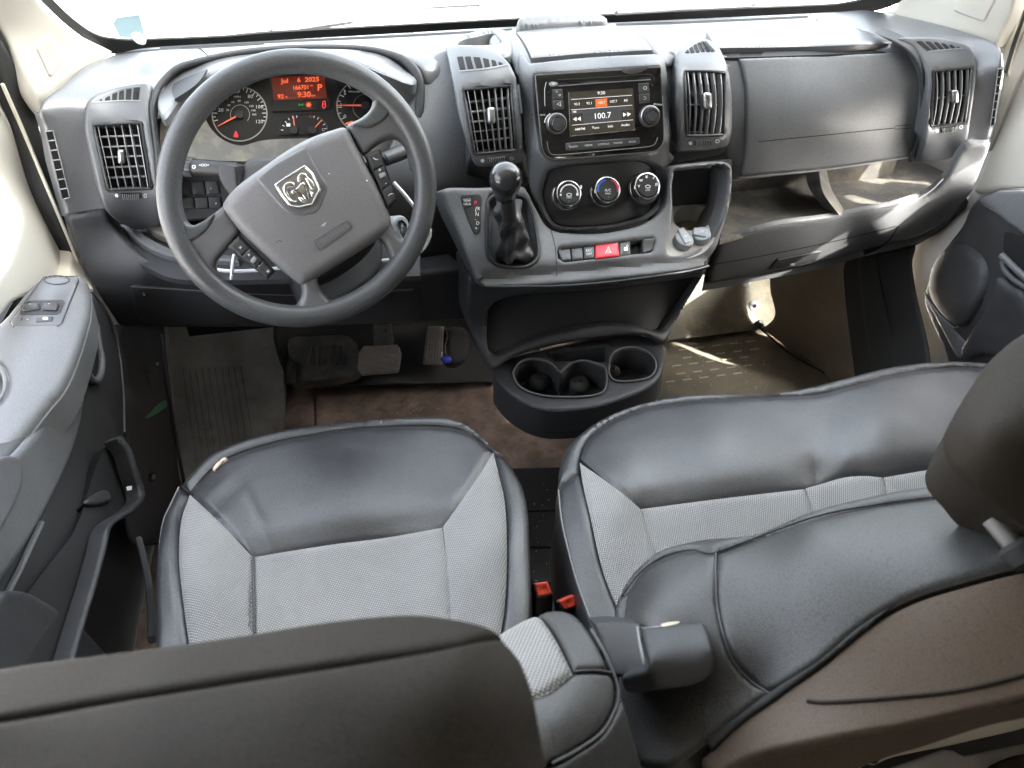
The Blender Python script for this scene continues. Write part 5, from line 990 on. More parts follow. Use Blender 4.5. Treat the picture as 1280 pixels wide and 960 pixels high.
skin('sill_trim', cr([(1074, 318), (1100, 306), (1140, 303), (1138, 330), (1144, 370), (1156, 420), (1161, 450), (1165, 520), (1090, 520), (1088, 470), (1080, 410), (1074, 360)]), SI, 'rubber', sil, puff=.006, ew=5, skirt=.06, sdir=(-.2, .6, -.7), res=7)
ptube('sill_ridge', [(1096, 320), (1100, 350), (1108, 390), (1116, 430), (1118, 470)], SI, .004, 'rubber', sil, .002)
# ================================================================== SEATS
def pipe(name, pts, fld, r, m, parent, off=.001, step=6): return ptube(name, pts, fld, r, m, parent, off, step)
ds = thing('driver_seat', 'black leather and grey fabric driver seat with torn front seam', 'seat', (-.44, .75, .0))
DC = Fld([(430, 519, 'Z.585'), (300, 544, 'Z.585'), (225, 605, 'Z.575'), (614, 552, 'Z.575'), (570, 520, 'Z.58'), (316, 692, 'Z.590'), (552, 656, 'Z.590'), (191, 720, 'Z.585'), (664, 690, 'Z.585'), (430, 675, 'Z.592'), (430, 600, 'Z.604'), (430, 760, 'Z.575'), (430, 880, 'Z.56'), (205, 860, 'Z.575'), (665, 800, 'Z.58'), (250, 720, 'Z.605'), (610, 680, 'Z.605')])
sL = [(236, 616), (256, 592), (279, 573), (320, 557), (370, 545), (439, 534), (514, 530), (562, 532), (590, 541), (617, 563)]
# border panels
out_front = [(221, 604), (240, 580), (264, 560), (311, 541), (370, 528), (439, 520), (514, 515), (562, 516), (590, 528), (616, 551), (634, 572)]
def joinpoly(a, b): return np.r_[cr(a, False), cr(b, False)]
skin('front_border', joinpoly(out_front+[(628, 574)], [(617, 563)]+sL[::-1][1:]), DC, 'leather', ds, puff=.016, ew=13, skirt=.11, sdir=(0, .10, -1), res=5, groove=.002)
LBo = [(221, 604), (208, 630), (199, 650), (191, 700), (190, 740), (191, 800), (197, 880)]; LBi = [(250, 880), (236, 810), (228, 760), (221.6, 703), (224, 650), (229, 632), (236, 616)]
skin('side_border', joinpoly(LBo, LBi), DC, 'leather', ds, puff=.012, ew=12, skirt=.16, sdir=(-.05, 0, -1), res=5)
RBo = [(617, 563), (634, 572), (646, 588), (656, 608), (663, 640), (666, 690), (666, 760), (660, 850)]; RBi = [(615, 850), (627, 785), (632, 750), (635, 690), (632, 630), (625, 596), (617, 563)]
skin('side_border', joinpoly(RBo, RBi), DC, 'leather', ds, puff=.012, ew=12, skirt=.16, sdir=(.05, 0, -1), res=5)
wr = lambda x, y: .0025*np.exp(-((x-(300+(y-600)*.5))/7)**2)*np.exp(-((y-640)/40)**2)+.0018*np.sin((x+y)*.13)*np.exp(-((x-270)/30)**2-((y-605)/25)**2)-.011*np.exp(-((y-(694-(x-316)*.158))/22.)**2)
skin('front_pad', joinpoly(sL, [(617, 563), (600, 590), (576, 624), (552, 656), (482, 669), (420, 677), (360, 686), (316, 693), (300, 676), (280, 655), (255, 632)]), DC, 'leather', ds, groove=.005, gw=4, skirt=.015, res=5, dfn=wr)
skin('seat_insert', cr([(317, 694, 'c'), (360, 687), (420, 678), (482, 670), (552, 657, 'c'), (558, 710), (563, 770), (566, 850, 'c'), (320, 870, 'c'), (318, 780)]), DC, 'fabric', ds, groove=.004, gw=4, skirt=.012, res=6)
skin('side_insert', cr([(236, 616, 'c'), (255, 633), (280, 656), (300, 677), (316, 694, 'c'), (318, 780), (320, 870, 'c'), (250, 880, 'c'), (236, 810), (228, 760), (222, 703), (225, 650)]), DC, 'fabric', ds, groove=.004, gw=4, skirt=.012, res=6)
skin('side_insert', cr([(617, 563, 'c'), (625, 596), (632, 630), (635, 690), (632, 750), (627, 785), (615, 850, 'c'), (566, 850, 'c'), (563, 770), (558, 710), (553, 656, 'c'), (576, 624), (600, 590)]), DC, 'fabric', ds, groove=.004, gw=4, skirt=.012, res=6)
pipe('piping', [(227, 608), (236, 616)], DC, .0008, 'piping', ds)
pipe('piping', [(222, 606), (210.5, 630), (201.5, 652), (195, 702), (194.5, 740), (196, 800)], DC, .0013, 'thread', ds, -.005)
pipe('piping', [(617, 564), (628, 570)], DC, .0008, 'piping', ds)
pipe('piping', sL, DC, .0009, 'void', ds, -.002)
pipe('insert_seam', [(316, 694), (317.5, 740), (318, 790)], DC, .0013, 'piping', ds, -.0015)
tr = skin('torn_seam', cr([(266, 587), (272, 579), (280, 573), (284, 574), (276, 581), (269, 589)], step=2), DC, 'foam', ds, puff=.002, ew=2, off=.003, skirt=.004, res=3)
for q in ([(264, 588), (270, 581), (277, 575)], [(270, 590), (276, 584), (280, 578)]): pipe('torn_edge', q, DC, .0012, 'leather', ds, .003, 3)
# loose threads on the left fabric seam
for i in range(9): 
    y = 730+i*6; pipe('loose_thread', [(313.5, y), (312+random.uniform(-1.5, 1.5), y+3), (314, y+6)], DC, .0004, 'dash_dark', ds, .001, 2)
box('seat_base', (-.66, .42, .0), (-.235, .93, .46), 'void', ds, .02)
# backrest and headrest (near the camera)
DB = Fld([(560, 790, 'D.62'), (661, 767, 'D.63'), (697, 757, 'D.635'), (740, 785, 'D.60'), (770, 847, 'D.56'), (717, 838, 'D.55'), (690, 900, 'D.505'), (800, 940, 'D.53'), (810, 1000, 'D.51'), (690, 1000, 'D.47'), (400, 850, 'D.53'), (400, 1000, 'D.44'), (100, 870, 'D.52')])
skin('backrest_border', cr([(610, 800), (630, 783), (661, 765), (695, 757), (720, 764), (739, 785), (757, 816), (771, 852), (764, 842), (717, 839, 'c'), (696, 797), (676, 770), (661, 768)]), DB, 'leather_soft', ds, puff=.014, ew=9, skirt=.10, sdir=(.0, .3, -.95), res=5)
skin('backrest_insert', cr([(560, 830, 'c'), (629, 785), (661, 768), (675, 769), (695, 797), (717, 838, 'c'), (700, 852), (673, 868), (560, 900, 'c')]), DB, 'fabric', ds, groove=.004, gw=4, skirt=.02, res=6)
skin('backrest_top', cr([(560, 895, 'c'), (673, 868), (703, 851), (717, 839, 'c'), (742, 838), (765, 841, 'c'), (771, 854), (772, 872), (768, 888), (751, 916), (720, 938), (690, 954), (560, 1000, 'c')]), DB, 'leather_soft', ds, puff=.008, ew=7, skirt=.05, sdir=(0, .3, -.95), res=6)
skin('backrest_shell', cr([(771, 854, 'c'), (780, 868), (789, 891), (800, 930), (810, 975), (815, 1040, 'c'), (560, 1060, 'c'), (560, 1000, 'c'), (690, 955), (720, 939), (751, 917), (768, 889), (773, 872)]), DB, 'leather_soft', ds, puff=.010, ew=8, skirt=.10, sdir=(0, .2, -.98), res=7)
pipe('piping', [(717, 839), (742, 837.5), (764, 840.5)], DB, .0008, 'piping', ds, .0)
pipe('piping', [(690, 954.5), (720, 938.5), (751, 916.5), (768, 888.5), (772.5, 872), (771, 854), (757, 818), (739, 787)], DB, .0012, 'leather_soft', ds, .0)
skin('backrest_body', cr([(-200, 900), (100, 860), (400, 840), (600, 830), (640, 860), (700, 960), (700, 1150), (-200, 1200)]), Fld([(100, 870, 'D.56'), (600, 840, 'D.60'), (400, 1100, 'D.46'), (-200, 1000, 'D.5')]), 'leather_back', ds, puff=.02, ew=20, skirt=.12, sdir=(0, .2, -.98), res=20)
hr = thing('headrest', 'wide dark headrest of the driver seat close to the camera', 'headrest', (-.44, .2, 1.0))
HR = Fld([(-60, 840, 'D.395'), (187, 803, 'D.395'), (400, 772, 'D.395'), (567, 768, 'D.395'), (632, 794, 'D.39'), (0, 900, 'D.352'), (187, 866, 'D.352'), (400, 833, 'D.352'), (582, 806, 'D.357'), (654, 822, 'D.375'), (0, 960, 'D.330'), (400, 900, 'D.328'), (400, 960, 'D.312'), (660, 930, 'D.335'), (400, 1080, 'D.285'), (0, 1080, 'D.29'), (680, 1050, 'D.31')])
hs_l = [(-180, 926), (0, 899), (187, 866), (400, 833), (520, 813), (582, 801), (626, 795), (636, 798)]
skin('headrest_top', joinpoly([(-180, 860), (0, 831), (47, 823), (187, 805), (300, 789), (400, 773), (470, 765), (520, 763), (567, 768), (607, 777), (628, 789)], [(636, 798)]+hs_l[::-1][1:]), HR, 'leather_back', hr, puff=.006, ew=9, skirt=.06, sdir=(0, .30, -.95), res=7)
skin('headrest_back', joinpoly(hs_l[:-1]+[(634, 797)], [(654, 822), (670, 863), (682, 926), (689, 975), (692, 1050), (660, 1130), (300, 1160), (-180, 1180)]), HR, 'leather_back', hr, puff=.006, ew=9, skirt=.07, sdir=(0, .30, -.95), res=7)
pipe('seam', hs_l[:-1], HR, .0016, 'leather_back', hr, -.004)
for x in (-.50, -.38): lathe('headrest_post', [(.006, -.12), (.006, .0)], (x, .24, 1.02), (0, -.1, 1), 'chrome', hr, 12)

# ---- bench
pb = thing('passenger_bench', 'double passenger bench in black leather with grey fabric inserts', 'seat', (.30, .75, 0))
BC = Fld([(699, 600, 'Z.570'), (705, 560, 'Z.565'), (750, 520, 'Z.570'), (840, 491, 'Z.575'), (990, 483, 'Z.578'), (1114, 453, 'Z.588'), (1215, 447, 'Z.582'), (1290, 462, 'Z.585'), (1430, 500, 'Z.575'), (1430, 640, 'Z.575'), (803, 634, 'Z.585'), (1008, 609, 'Z.585'), (1105, 594, 'Z.588'), (1180, 582, 'Z.585'), (900, 560, 'Z.598'), (1100, 530, 'Z.604'), (1010, 590, 'Z.583'), (705, 690, 'Z.575'), (740, 790, 'Z.57'), (860, 700, 'Z.575'), (1050, 640, 'Z.575'), (770, 640, 'Z.60')])
bo = [(694, 612), (695, 590), (699, 571), (705, 558), (720, 540), (750, 519), (787, 503), (840, 490), (880, 487), (940, 486), (992, 482), (1049, 469), (1114, 453), (1180, 446), (1222, 447), (1290, 453), (1360, 466), (1420, 484), (1456, 510), (1462, 540)]
bi = [(1440, 545), (1430, 520), (1405, 500), (1350, 480), (1290, 467), (1211, 457), (1160, 460), (1114, 467), (1052, 483), (1014, 491), (940, 495), (880, 497), (840, 502), (797, 510), (759, 527), (735, 547), (725, 570), (722, 590)]
skin('front_border', joinpoly(bo, bi), BC, 'leather', pb, puff=.016, ew=12, skirt=.11, sdir=(0, .12, -1), res=5)
skin('side_border', joinpoly([(694, 610), (696, 640), (700, 662), (706, 685), (718, 730), (736, 778), (750, 810)], [(790, 810), (767, 747), (750, 700), (736, 640), (727, 603), (722, 588)]), BC, 'leather', pb, puff=.010, ew=9, skirt=.16, sdir=(-.04, 0, -1), res=5)
pipe('piping', [(698, 612), (702, 650), (711, 690), (723, 732), (738, 772)], BC, .0012, 'thread', pb, -.001)
dent = lambda x, y: -.006*np.exp(-(((x-1022)/16)**2+((y-588)/20)**2))+.003*np.exp(-(((x-1055)/12)**2+((y-580)/16)**2))-.010*np.exp(-((y-np.interp(x, [800, 880, 1005, 1055, 1105, 1170], [636, 625, 611, 596, 596, 586]))/20)**2)-.003*np.exp(-((x-(1040-(y-490)*.2))/40)**2)*np.exp(-((y-520)/40)**2)
skin('front_pad', joinpoly([(725, 571), (735, 547), (759, 527), (797, 510), (840, 502), (880, 497), (940, 495), (1014, 491), (1052, 483), (1114, 467), (1160, 460), (1211, 457), (1290, 467), (1350, 480), (1405, 500), (1430, 520), (1440, 545)], [(1400, 580), (1290, 572), (1167, 584), (1130, 590), (1105, 594), (1080, 592), (1055, 594), (1030, 601), (1005, 608), (880, 623), (803, 633), (780, 614), (752, 594)]), BC, 'leather', pb, groove=.004, gw=4, skirt=.015, res=5, dfn=dent)
skin('side_insert', cr([(724, 576, 'c'), (752, 595), (780, 615), (802, 634, 'c'), (811, 660), (820, 688), (835, 740, 'c'), (800, 810, 'c'), (767, 747), (750, 700), (736, 640), (728, 604)]), BC, 'fabric', pb, groove=.004, gw=4, skirt=.012, res=6)
skin('side_border', joinpoly([(1440, 545), (1462, 540), (1470, 600), (1470, 720)], [(1390, 720), (1392, 640), (1400, 580)]), BC, 'leather', pb, puff=.010, ew=9, skirt=.16, sdir=(.04, 0, -1), res=8)
for q in (cr([(803, 634, 'c'), (880, 624), (1006, 609, 'c'), (1016, 634), (1030, 700, 'c'), (840, 740, 'c'), (820, 688)]), cr([(1008, 608, 'c'), (1030, 602), (1055, 595), (1080, 593), (1104, 595, 'c'), (1112, 625), (1120, 690, 'c'), (1030, 700, 'c'), (1016, 634)]), cr([(1106, 595, 'c'), (1130, 591), (1167, 585), (1290, 573), (1390, 580, 'c'), (1390, 700, 'c'), (1120, 690, 'c'), (1112, 625)])):
    skin('seat_insert', q, BC, 'fabric', pb, groove=.004, gw=4, skirt=.012, res=6)
box('seat_base', (-.09, .62, .0), (.78, .88, .45), 'void', pb, .02)
BB = Fld([(762, 775, 'D.735'), (780, 722, 'D.76'), (825, 682, 'D.77'), (875, 669, 'D.765'), (952, 659, 'D.745'), (1014, 633, 'D.74'), (1099, 612, 'D.725'), (1180, 600, 'D.715'), (1280, 590, 'D.70'), (899, 690, 'D.715'), (1014, 648, 'D.705'), (1192, 618, 'D.68'), (896, 754, 'D.66'), (800, 760, 'D.69'), (911, 816, 'D.625'), (961, 866, 'D.60'), (880, 929, 'D.60'), (1021, 829, 'D.585'), (1130, 751, 'D.585'), (1280, 708, 'D.575'), (1050, 730, 'D.615'), (1200, 680, 'D.61'), (1150, 850, 'D.545'), (1280, 800, 'D.54'), (980, 929, 'D.555'), (1136, 904, 'D.53'), (1280, 872, 'D.52'), (1650, 560, 'D.70'), (1650, 700, 'D.58'), (1650, 840, 'D.52'), (1450, 570, 'D.70'), (1450, 690, 'D.575'), (800, 850, 'D.655'), (850, 980, 'D.585')])
skin('backrest_top', joinpoly([(762, 780), (764, 755), (780, 722), (800, 700), (825, 682), (875, 669), (920, 665), (952, 659), (1014, 633), (1099, 612), (1174, 600), (1300, 585), (1450, 572), (1600, 566)], [(1600, 586), (1450, 590), (1300, 604), (1192, 617), (1099, 629), (1014, 646), (960, 666), (900, 687), (892, 690), (865, 686), (830, 694), (800, 714), (782, 742), (776, 780)]), BB, 'leather_soft', pb, puff=.012, ew=9, skirt=.10, sdir=(0, .25, -.97), res=6)
skin('backrest_panel', joinpoly([(776, 780), (782, 742), (800, 714), (830, 694), (865, 686), (892, 690)], [(895, 692), (894, 720), (896, 754), (902, 785), (911, 816), (925, 838), (942, 854), (961, 866), (920, 896), (880, 929), (830, 960), (780, 940), (770, 860)]), BB, 'leather_soft', pb, groove=.003, gw=4, skirt=.03, res=6)
skin('backrest_panel', joinpoly([(895, 691), (960, 667), (1014, 647), (1099, 630), (1192, 618), (1300, 605), (1450, 591), (1600, 587)], [(1600, 680), (1450, 682), (1300, 702), (1192, 729), (1130, 751), (1074, 785), (1021, 829), (961, 865), (942, 853), (925, 837), (911, 815), (902, 784), (896, 753), (894, 720)]), BB, 'leather_soft', pb, groove=.003, gw=4, skirt=.03, res=7)
pipe('piping', [(909, 672), (898, 682), (894, 692), (894, 720), (896, 754), (902, 785), (911, 816), (925, 838), (942, 854), (961, 866)], BB, .0009, 'piping', pb, -.0015)
pipe('seam', [(776, 745), (800, 714), (830, 694), (865, 686), (892, 690), (1014, 646), (1099, 629), (1192, 617)], BB, .0008, 'void', pb, -.001)
skin('back_panel', joinpoly([(870, 945), (920, 897), (961, 867), (1021, 830), (1074, 786), (1130, 752), (1192, 730), (1300, 703), (1450, 683), (1600, 681)], [(1600, 830), (1450, 840), (1300, 868), (1136, 904), (1060, 916), (980, 929), (930, 945), (880, 975)]), BB, 'brown_back', pb, puff=.008, ew=7, off=-.004, skirt=.04, res=7)
pipe('seam', [(1006, 873), (1030, 875), (1100, 871), (1200, 861), (1290, 840)], BB, .0018, 'leather_back', pb, -.004)
skin('back_lip', joinpoly([(880, 925), (961, 864), (1021, 826), (1074, 782), (1120, 753)], [(1080, 786), (1030, 826), (975, 866), (925, 902), (888, 936)]), Shift(BB, .0), 'rubber', pb, puff=.002, ew=6, skirt=.004, res=6)
hr2 = thing('headrest', 'headrest of the middle passenger seat on chromed posts', 'headrest', (.1, .35, 1.0))
HR2 = Fld([(1163, 555, 'D.60'), (1200, 480, 'D.615'), (1280, 400, 'D.62'), (1340, 370, 'D.62'), (1233, 644, 'D.565'), (1280, 672, 'D.555'), (1230, 540, 'D.55'), (1280, 560, 'D.535'), (1400, 500, 'D.53'), (1400, 660, 'D.53')])
skin('headrest_body', cr([(1163, 547), (1170, 528), (1180, 509), (1200, 477), (1224, 444), (1250, 420), (1280, 401), (1330, 378), (1450, 380), (1520, 500), (1500, 660), (1400, 700), (1300, 680), (1270, 668), (1233, 644), (1205, 620), (1180, 594), (1166, 570)]), HR2, 'leather_back', hr2, puff=.022, ew=22, skirt=.06, sdir=(.15, .35, -.9), res=7)
pipe('seam', [(1185, 512), (1204, 482), (1230, 448), (1280, 410)], HR2, .0009, 'void', hr2, -.012)
pa, pb_ = at(1241, 648, 'D.60'), at(1276, 690, 'D.585'); tube('headrest_post', [pa, pb_], .009, 'satin', hr2, 16); tube('headrest_post', [pa+np.array([.11, 0, 0]), pb_+np.array([.11, 0, 0])], .009, 'satin', hr2, 12)

lathe('post_sleeve', [(.012, -.012), (.015, -.008), (.015, .004), (.011, .008)], pb_, pa-pb_, 'rubber', hr2, 18)
# ---- armrest at the bench's inner side
ar = thing('armrest', 'folded down black plastic armrest between the seats', 'armrest', at(830, 870, 'D.62'))
Zj = lambda x, y: (520+x/3.2, 660+y/3.2)
AT = Fld([(739, 778, 'D.70'), (796, 779, 'D.655'), (880, 773, 'D.63'), (884, 800, 'D.615'), (800, 830, 'D.63'), (740, 800, 'D.69')])
skin('armrest_arm', cr([(739, 777, 'c'), (764, 775), (797, 778, 'c'), (800, 795), (806, 832, 'c'), (780, 845), (765, 842, 'c'), (750, 800)]), AT, 'dash_dark', ar, puff=.004, ew=4, skirt=.05, sdir=(.1, .6, -.7), res=5)
AE = Fld([(797, 780, 'D.645'), (880, 773, 'D.64'), (806, 830, 'D.60'), (886, 810, 'D.605'), (897, 830, 'D.60'), (850, 868, 'D.60'), (785, 870, 'D.62')])
skin('armrest_cap', cr([(797, 781), (803, 778), (840, 776), (878, 772), (884, 777), (892, 798), (898, 820), (897, 834), (890, 848), (866, 862), (830, 868), (786, 872), (775, 864), (772, 846), (790, 838), (806, 832), (800, 800)]), AE, 'dash_dark', ar, puff=.014, ew=9, skirt=.04, sdir=(0, .7, -.6), res=4)
pipe('cap_edge', [(797, 784), (799, 800), (805, 831)], AE, .0012, 'plate_edge', ar, .0)
join('scuffs', [decal('s', cr([(825, 775.5), (835, 772.5), (850, 772), (842, 775.5), (828, 778)], step=3), AE, 'debris_light', None, -.004), decal('s', cr([(800, 780), (815, 777.5), (826, 777.5), (812, 780.5)], step=3), AE, 'plate_edge', None, -.004)], ar)
# ---- seat belt buckles
for i, (q, tilt) in enumerate((([(667, 729), (684, 727), (690, 742), (672, 746)], 0), ([(698, 751), (717, 743), (723, 756), (706, 762)], 0))):
    bk = thing('belt_buckle', ('red topped belt buckle against the driver seat', 'red topped belt buckle against the passenger bench')[i], 'buckle', at(q[0][0], q[0][1]+30, 'Z.40'), 'seat belt buckles between the seats')
    BF_ = Fld([(q[0][0], q[0][1], 'Z.545'), (q[1][0], q[1][1], 'Z.545'), (q[2][0], q[2][1], 'Z.535')])
    qa = np.array(q, float); c = qa.mean(0); big = c+(qa-c)*1.22+[0, 1.5]
    skin('buckle_body', rnd(big.tolist(), 2), BF_, 'button_dark', bk, puff=.003, ew=2, skirt=.10, sdir=(0, .05, -1), res=4)
    skin('release_button', rnd(q, 2, 3), BF_, 'red_buckle', bk, puff=.002, ew=2, off=.003, skirt=.01, res=3, dfn=lambda x, y, c=c: -.003*np.exp(-(((x-c[0])/5)**2+((y-c[1]-1)/4)**2)))
# black rubber floor strips between the seats
gm = thing('aisle_mat', 'black rubber floor tiles between the two seats', 'floor mat', (-.15, .8, .0))
GM = Fld([(660, 640, 'Z.03'), (720, 640, 'Z.03'), (700, 740, 'Z.03')])
for y0, y1 in ((585, 638), (640, 684), (686, 728), (730, 790)):
    skin('rubber_tile', rnd([(640, y0), (712, y0-2), (740, y1-2), (640, y1)], 1.5), GM, 'rubber', gm, puff=.002, ew=2, skirt=.01, res=9)
# ---- cream metal bracket, black post and seat frame under the bench back (lower right)
fr = thing('seat_frame', 'cream painted steel seat frame below the bench backrest', 'seat frame', at(1150, 960, 'Z.1'))
SFm = Fld([(980, 935, 'Z.35'), (1095, 915, 'Z.35'), (1090, 975, 'Z.28')])
skin('frame_plate', rnd([(981, 925), (1096, 905), (1094, 930), (1086, 950), (1060, 985), (981, 985)], 3), SFm, 'cream_dark', fr, puff=.003, ew=3, skirt=.02, res=7); knob('frame_hole', 1072, 914, SFm, 5, .002, 'void', fr, n=14)
skin('frame_tube', rnd([(1096, 915), (1137, 898), (1137, 910), (1095, 955), (1088, 955)], 3), Fld([(1100, 915, 'Z.34'), (1137, 900, 'Z.34'), (1090, 955, 'Z.3')]), 'void', fr, skirt=.03, res=8)
skin('frame_rail', cr([(1130, 905, 'c'), (1300, 860, 'c'), (1300, 905), (1215, 930), (1120, 950), (1090, 960), (1110, 925)]), Fld([(1140, 905, 'Z.27'), (1280, 870, 'Z.27'), (1100, 955, 'Z.22'), (1280, 920, 'Z.2')]), 'cream_dark', fr, puff=.01, ew=8, skirt=.03, res=8)
skin('rail_foot', rnd([(1105, 962), (1180, 936), (1192, 937), (1205, 944), (1300, 925), (1300, 985), (1090, 985)], 3), Fld([(1110, 962, 'Z.05'), (1280, 930, 'Z.05'), (1200, 980, 'Z.04')]), 'cream', fr, puff=.006, ew=5, skirt=.05, sdir=(0, 0, -1), res=8)
skin('rust_patch', cr([(1245, 960), (1258, 950), (1285, 942), (1310, 950), (1300, 975), (1260, 975)]), Fld([(1245, 960, 'Z.07'), (1290, 945, 'Z.07'), (1280, 975, 'Z.06')]), 'rust', fr, puff=.004, ew=5, skirt=.02, res=5)
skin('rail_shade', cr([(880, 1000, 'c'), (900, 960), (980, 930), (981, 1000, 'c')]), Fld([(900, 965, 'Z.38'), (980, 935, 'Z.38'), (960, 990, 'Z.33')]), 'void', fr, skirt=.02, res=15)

# ================================================================== DOORS
ld = thing('driver_door', 'open grey driver door card with window switches and door bin', 'door', (-.9, 1.0, .0))
DU = Fld([(0, 60, 'X-.93'), (0, 240, 'X-.95'), (60, 240, 'X-.93'), (98, 340, 'X-.92'), (0, 390, 'X-.94'), (40, 350, 'X-.93')])
skin('upper_frame', cr([(-60, 20, 'c'), (0, 95, 'c'), (28, 165), (60, 240), (82, 290), (100, 340), (102, 360, 'c'), (30, 372), (0, 400), (-60, 470, 'c')]), DU, 'cream', ld, puff=.01, ew=8, skirt=.03, sdir=(-1, 0, 0), res=8, holes=[cr([(-55, 120), (0, 205), (14, 235), (24, 262), (22, 290), (8, 328), (0, 340), (-55, 420)])], hdepth=.03)
DSv = Fld([(95, 300, 'X-.905'), (118, 362, 'X-.875'), (85, 310, 'X-.91'), (105, 350, 'X-.89')])
skin('mirror_cheek', cr([(78, 265), (92, 300), (108, 340), (118, 360), (100, 350), (84, 345), (88, 320), (80, 290)]), DSv, 'cream_dark', ld, puff=.004, ew=4, skirt=.02, sdir=(-1, 0, 0), res=5)
DA = Fld([(-20, 410, 'Z.745'), (31, 360, 'Z.775'), (56, 345, 'Z.785'), (100, 343, 'Z.79'), (117, 361, 'Z.765'), (106, 419, 'Z.755'), (87, 469, 'Z.745'), (62, 503, 'Z.738'), (16, 559, 'Z.725'), (-20, 600, 'Z.715'), (40, 440, 'Z.762'), (0, 480, 'Z.752')])
cup = ell(-20, 479, 27, 30)
skin('armrest_top', cr([(-40, 430, 'c'), (0, 396), (31, 359), (44, 348), (60, 343), (85, 341), (102, 343), (112, 350), (117, 362), (114, 390), (106, 419), (97, 445), (87, 469), (76, 487), (62, 503), (40, 530), (16, 559), (0, 581), (-40, 625, 'c')]), DA, 'armrest', ld, puff=.014, ew=12, skirt=.05, sdir=(-.1, 0, -1), res=5, holes=[cup], hdepth=.04)
ptube('grip_rim', [tuple(p) for p in cup[::3]], DA, .003, 'armrest', ld, .0, closed=True); skin('grip_bottom', cup, Shift(DA, -.035), 'armrest', ld, skirt=.003, res=10)
pipe('armrest_seam', [(117, 362), (114, 392), (106, 420), (97, 446), (87, 470), (76, 488), (62, 504), (40, 531), (16, 560), (0, 582)], DA, .0014, 'plate_edge', ld, -.013)
DAs = Shift(DA, .0)
sp_ = skin('switch_plate', rnd([(55, 347, 6), (97, 346, 4), (98, 352), (77, 405), (74, 407), (16, 408), (13, 403)], 3), DA, 'plate', ld, puff=.0015, ew=2, off=.0015, skirt=.003, res=5)
strip('plate_gap', [(55, 346.5), (97, 345.5), (98.5, 352), (78, 404), (73, 408), (16, 409), (12.5, 403.5)], 1.0, DA, 'void', ld, .0006, True, smooth=False)
Zd = lambda x, y: (x/6.4, 320+y/6.4)
skin('switch_recess', rnd([Zd(190, 395), Zd(240, 365), Zd(500, 358), Zd(520, 375), Zd(490, 455), Zd(460, 475), Zd(175, 480), Zd(165, 465)], 2, 3), DA, 'dash_dark', sp_, off=.0022, skirt=.003, res=6)
for q in ([Zd(205, 400), Zd(325, 393), Zd(328, 440), Zd(190, 455)], [Zd(348, 395), Zd(478, 392), Zd(465, 450), Zd(338, 448)]): w_ = skin('window_switch', rnd(q, 2, 3), DA, 'button', sp_, puff=.003, ew=3, off=.007, skirt=.008, res=4); c = np.array(q).mean(0); text('switch_mark', '-', c[0], c[1]-2, DA, 5, 'white_print', w_, off=.0076)
skin('lock_switch', rnd([Zd(300, 498), Zd(432, 492), Zd(420, 530), Zd(290, 540)], 2, 3), DA, 'button', sp_, puff=.001, ew=1.5, off=.003, skirt=.004, res=5); join('switch_marks', [decal('d', ell(*Zd(370, 514), 3.5, 1.8), DA, 'white_print', None, .0036), text('t', '-', *Zd(230, 515), DA, 5, 'white_print', None, off=.003), strip('s', [Zd(190, 505), Zd(182, 528)], 1.2, DA, 'void', None, .003)], sp_)
strip('mirror_dial', ell(*Zd(460, 198), 15.5, 5.5).tolist(), .9, DA, 'void', sp_, .0022, True)
DS2 = Fld([(117, 362, 'X-.872'), (147, 419, 'X-.866'), (156, 487, 'X-.862'), (156, 544, 'X-.862'), (62, 505, 'X-.868'), (0, 590, 'X-.872'), (0, 740, 'X-.865'), (100, 620, 'X-.85'), (40, 700, 'X-.85'), (0, 880, 'X-.86'), (90, 520, 'X-.86')])
skin('door_card', joinpoly([(117, 362), (114, 391), (106, 420), (97, 446), (87, 470), (62, 504), (40, 531), (16, 560), (-30, 610)], [(-30, 900), (95, 880), (98, 810), (110, 760), (135, 665), (162, 590), (158, 545), (157, 487), (148, 420), (130, 380)]), DS2, 'dash_dark', ld, puff=.008, ew=6, skirt=.05, sdir=(-1, .1, 0), res=8)
pipe('card_edge', [(118, 363), (133, 385), (147, 418), (156, 485), (158, 540)], DS2, .003, 'dash', ld, -.004)
skin('handle_recess', cr([(107, 420), (114, 412), (118, 430), (121, 460), (116, 478), (108, 476), (100, 470), (103, 445)]), Shift(DS2, .0), 'void', ld, off=.003, skirt=.004, res=6)
ptube('door_handle', [(114, 408), (117, 430), (121, 452), (119, 470), (112, 478), (104, 470)], DS2, .006, 'dash', ld, .008, step=5, n=10)
skin('card_panel', cr([(-30, 612), (16, 566), (62, 512), (96, 472), (100, 500), (86, 560), (60, 620), (20, 690), (-30, 740)]), DS2, 'dash', ld, puff=.006, ew=8, off=.010, skirt=.02, res=7)
ptube('card_fold', [(48, 655), (36, 680), (18, 718), (0, 752)], DS2, .004, 'dash', ld, .004)
skin('card_corner', cr([(-30, 590), (4, 575), (14, 600), (0, 640), (-30, 680)]), Shift(DS2, .018), 'dash', ld, puff=.004, ew=5, skirt=.02, res=6)
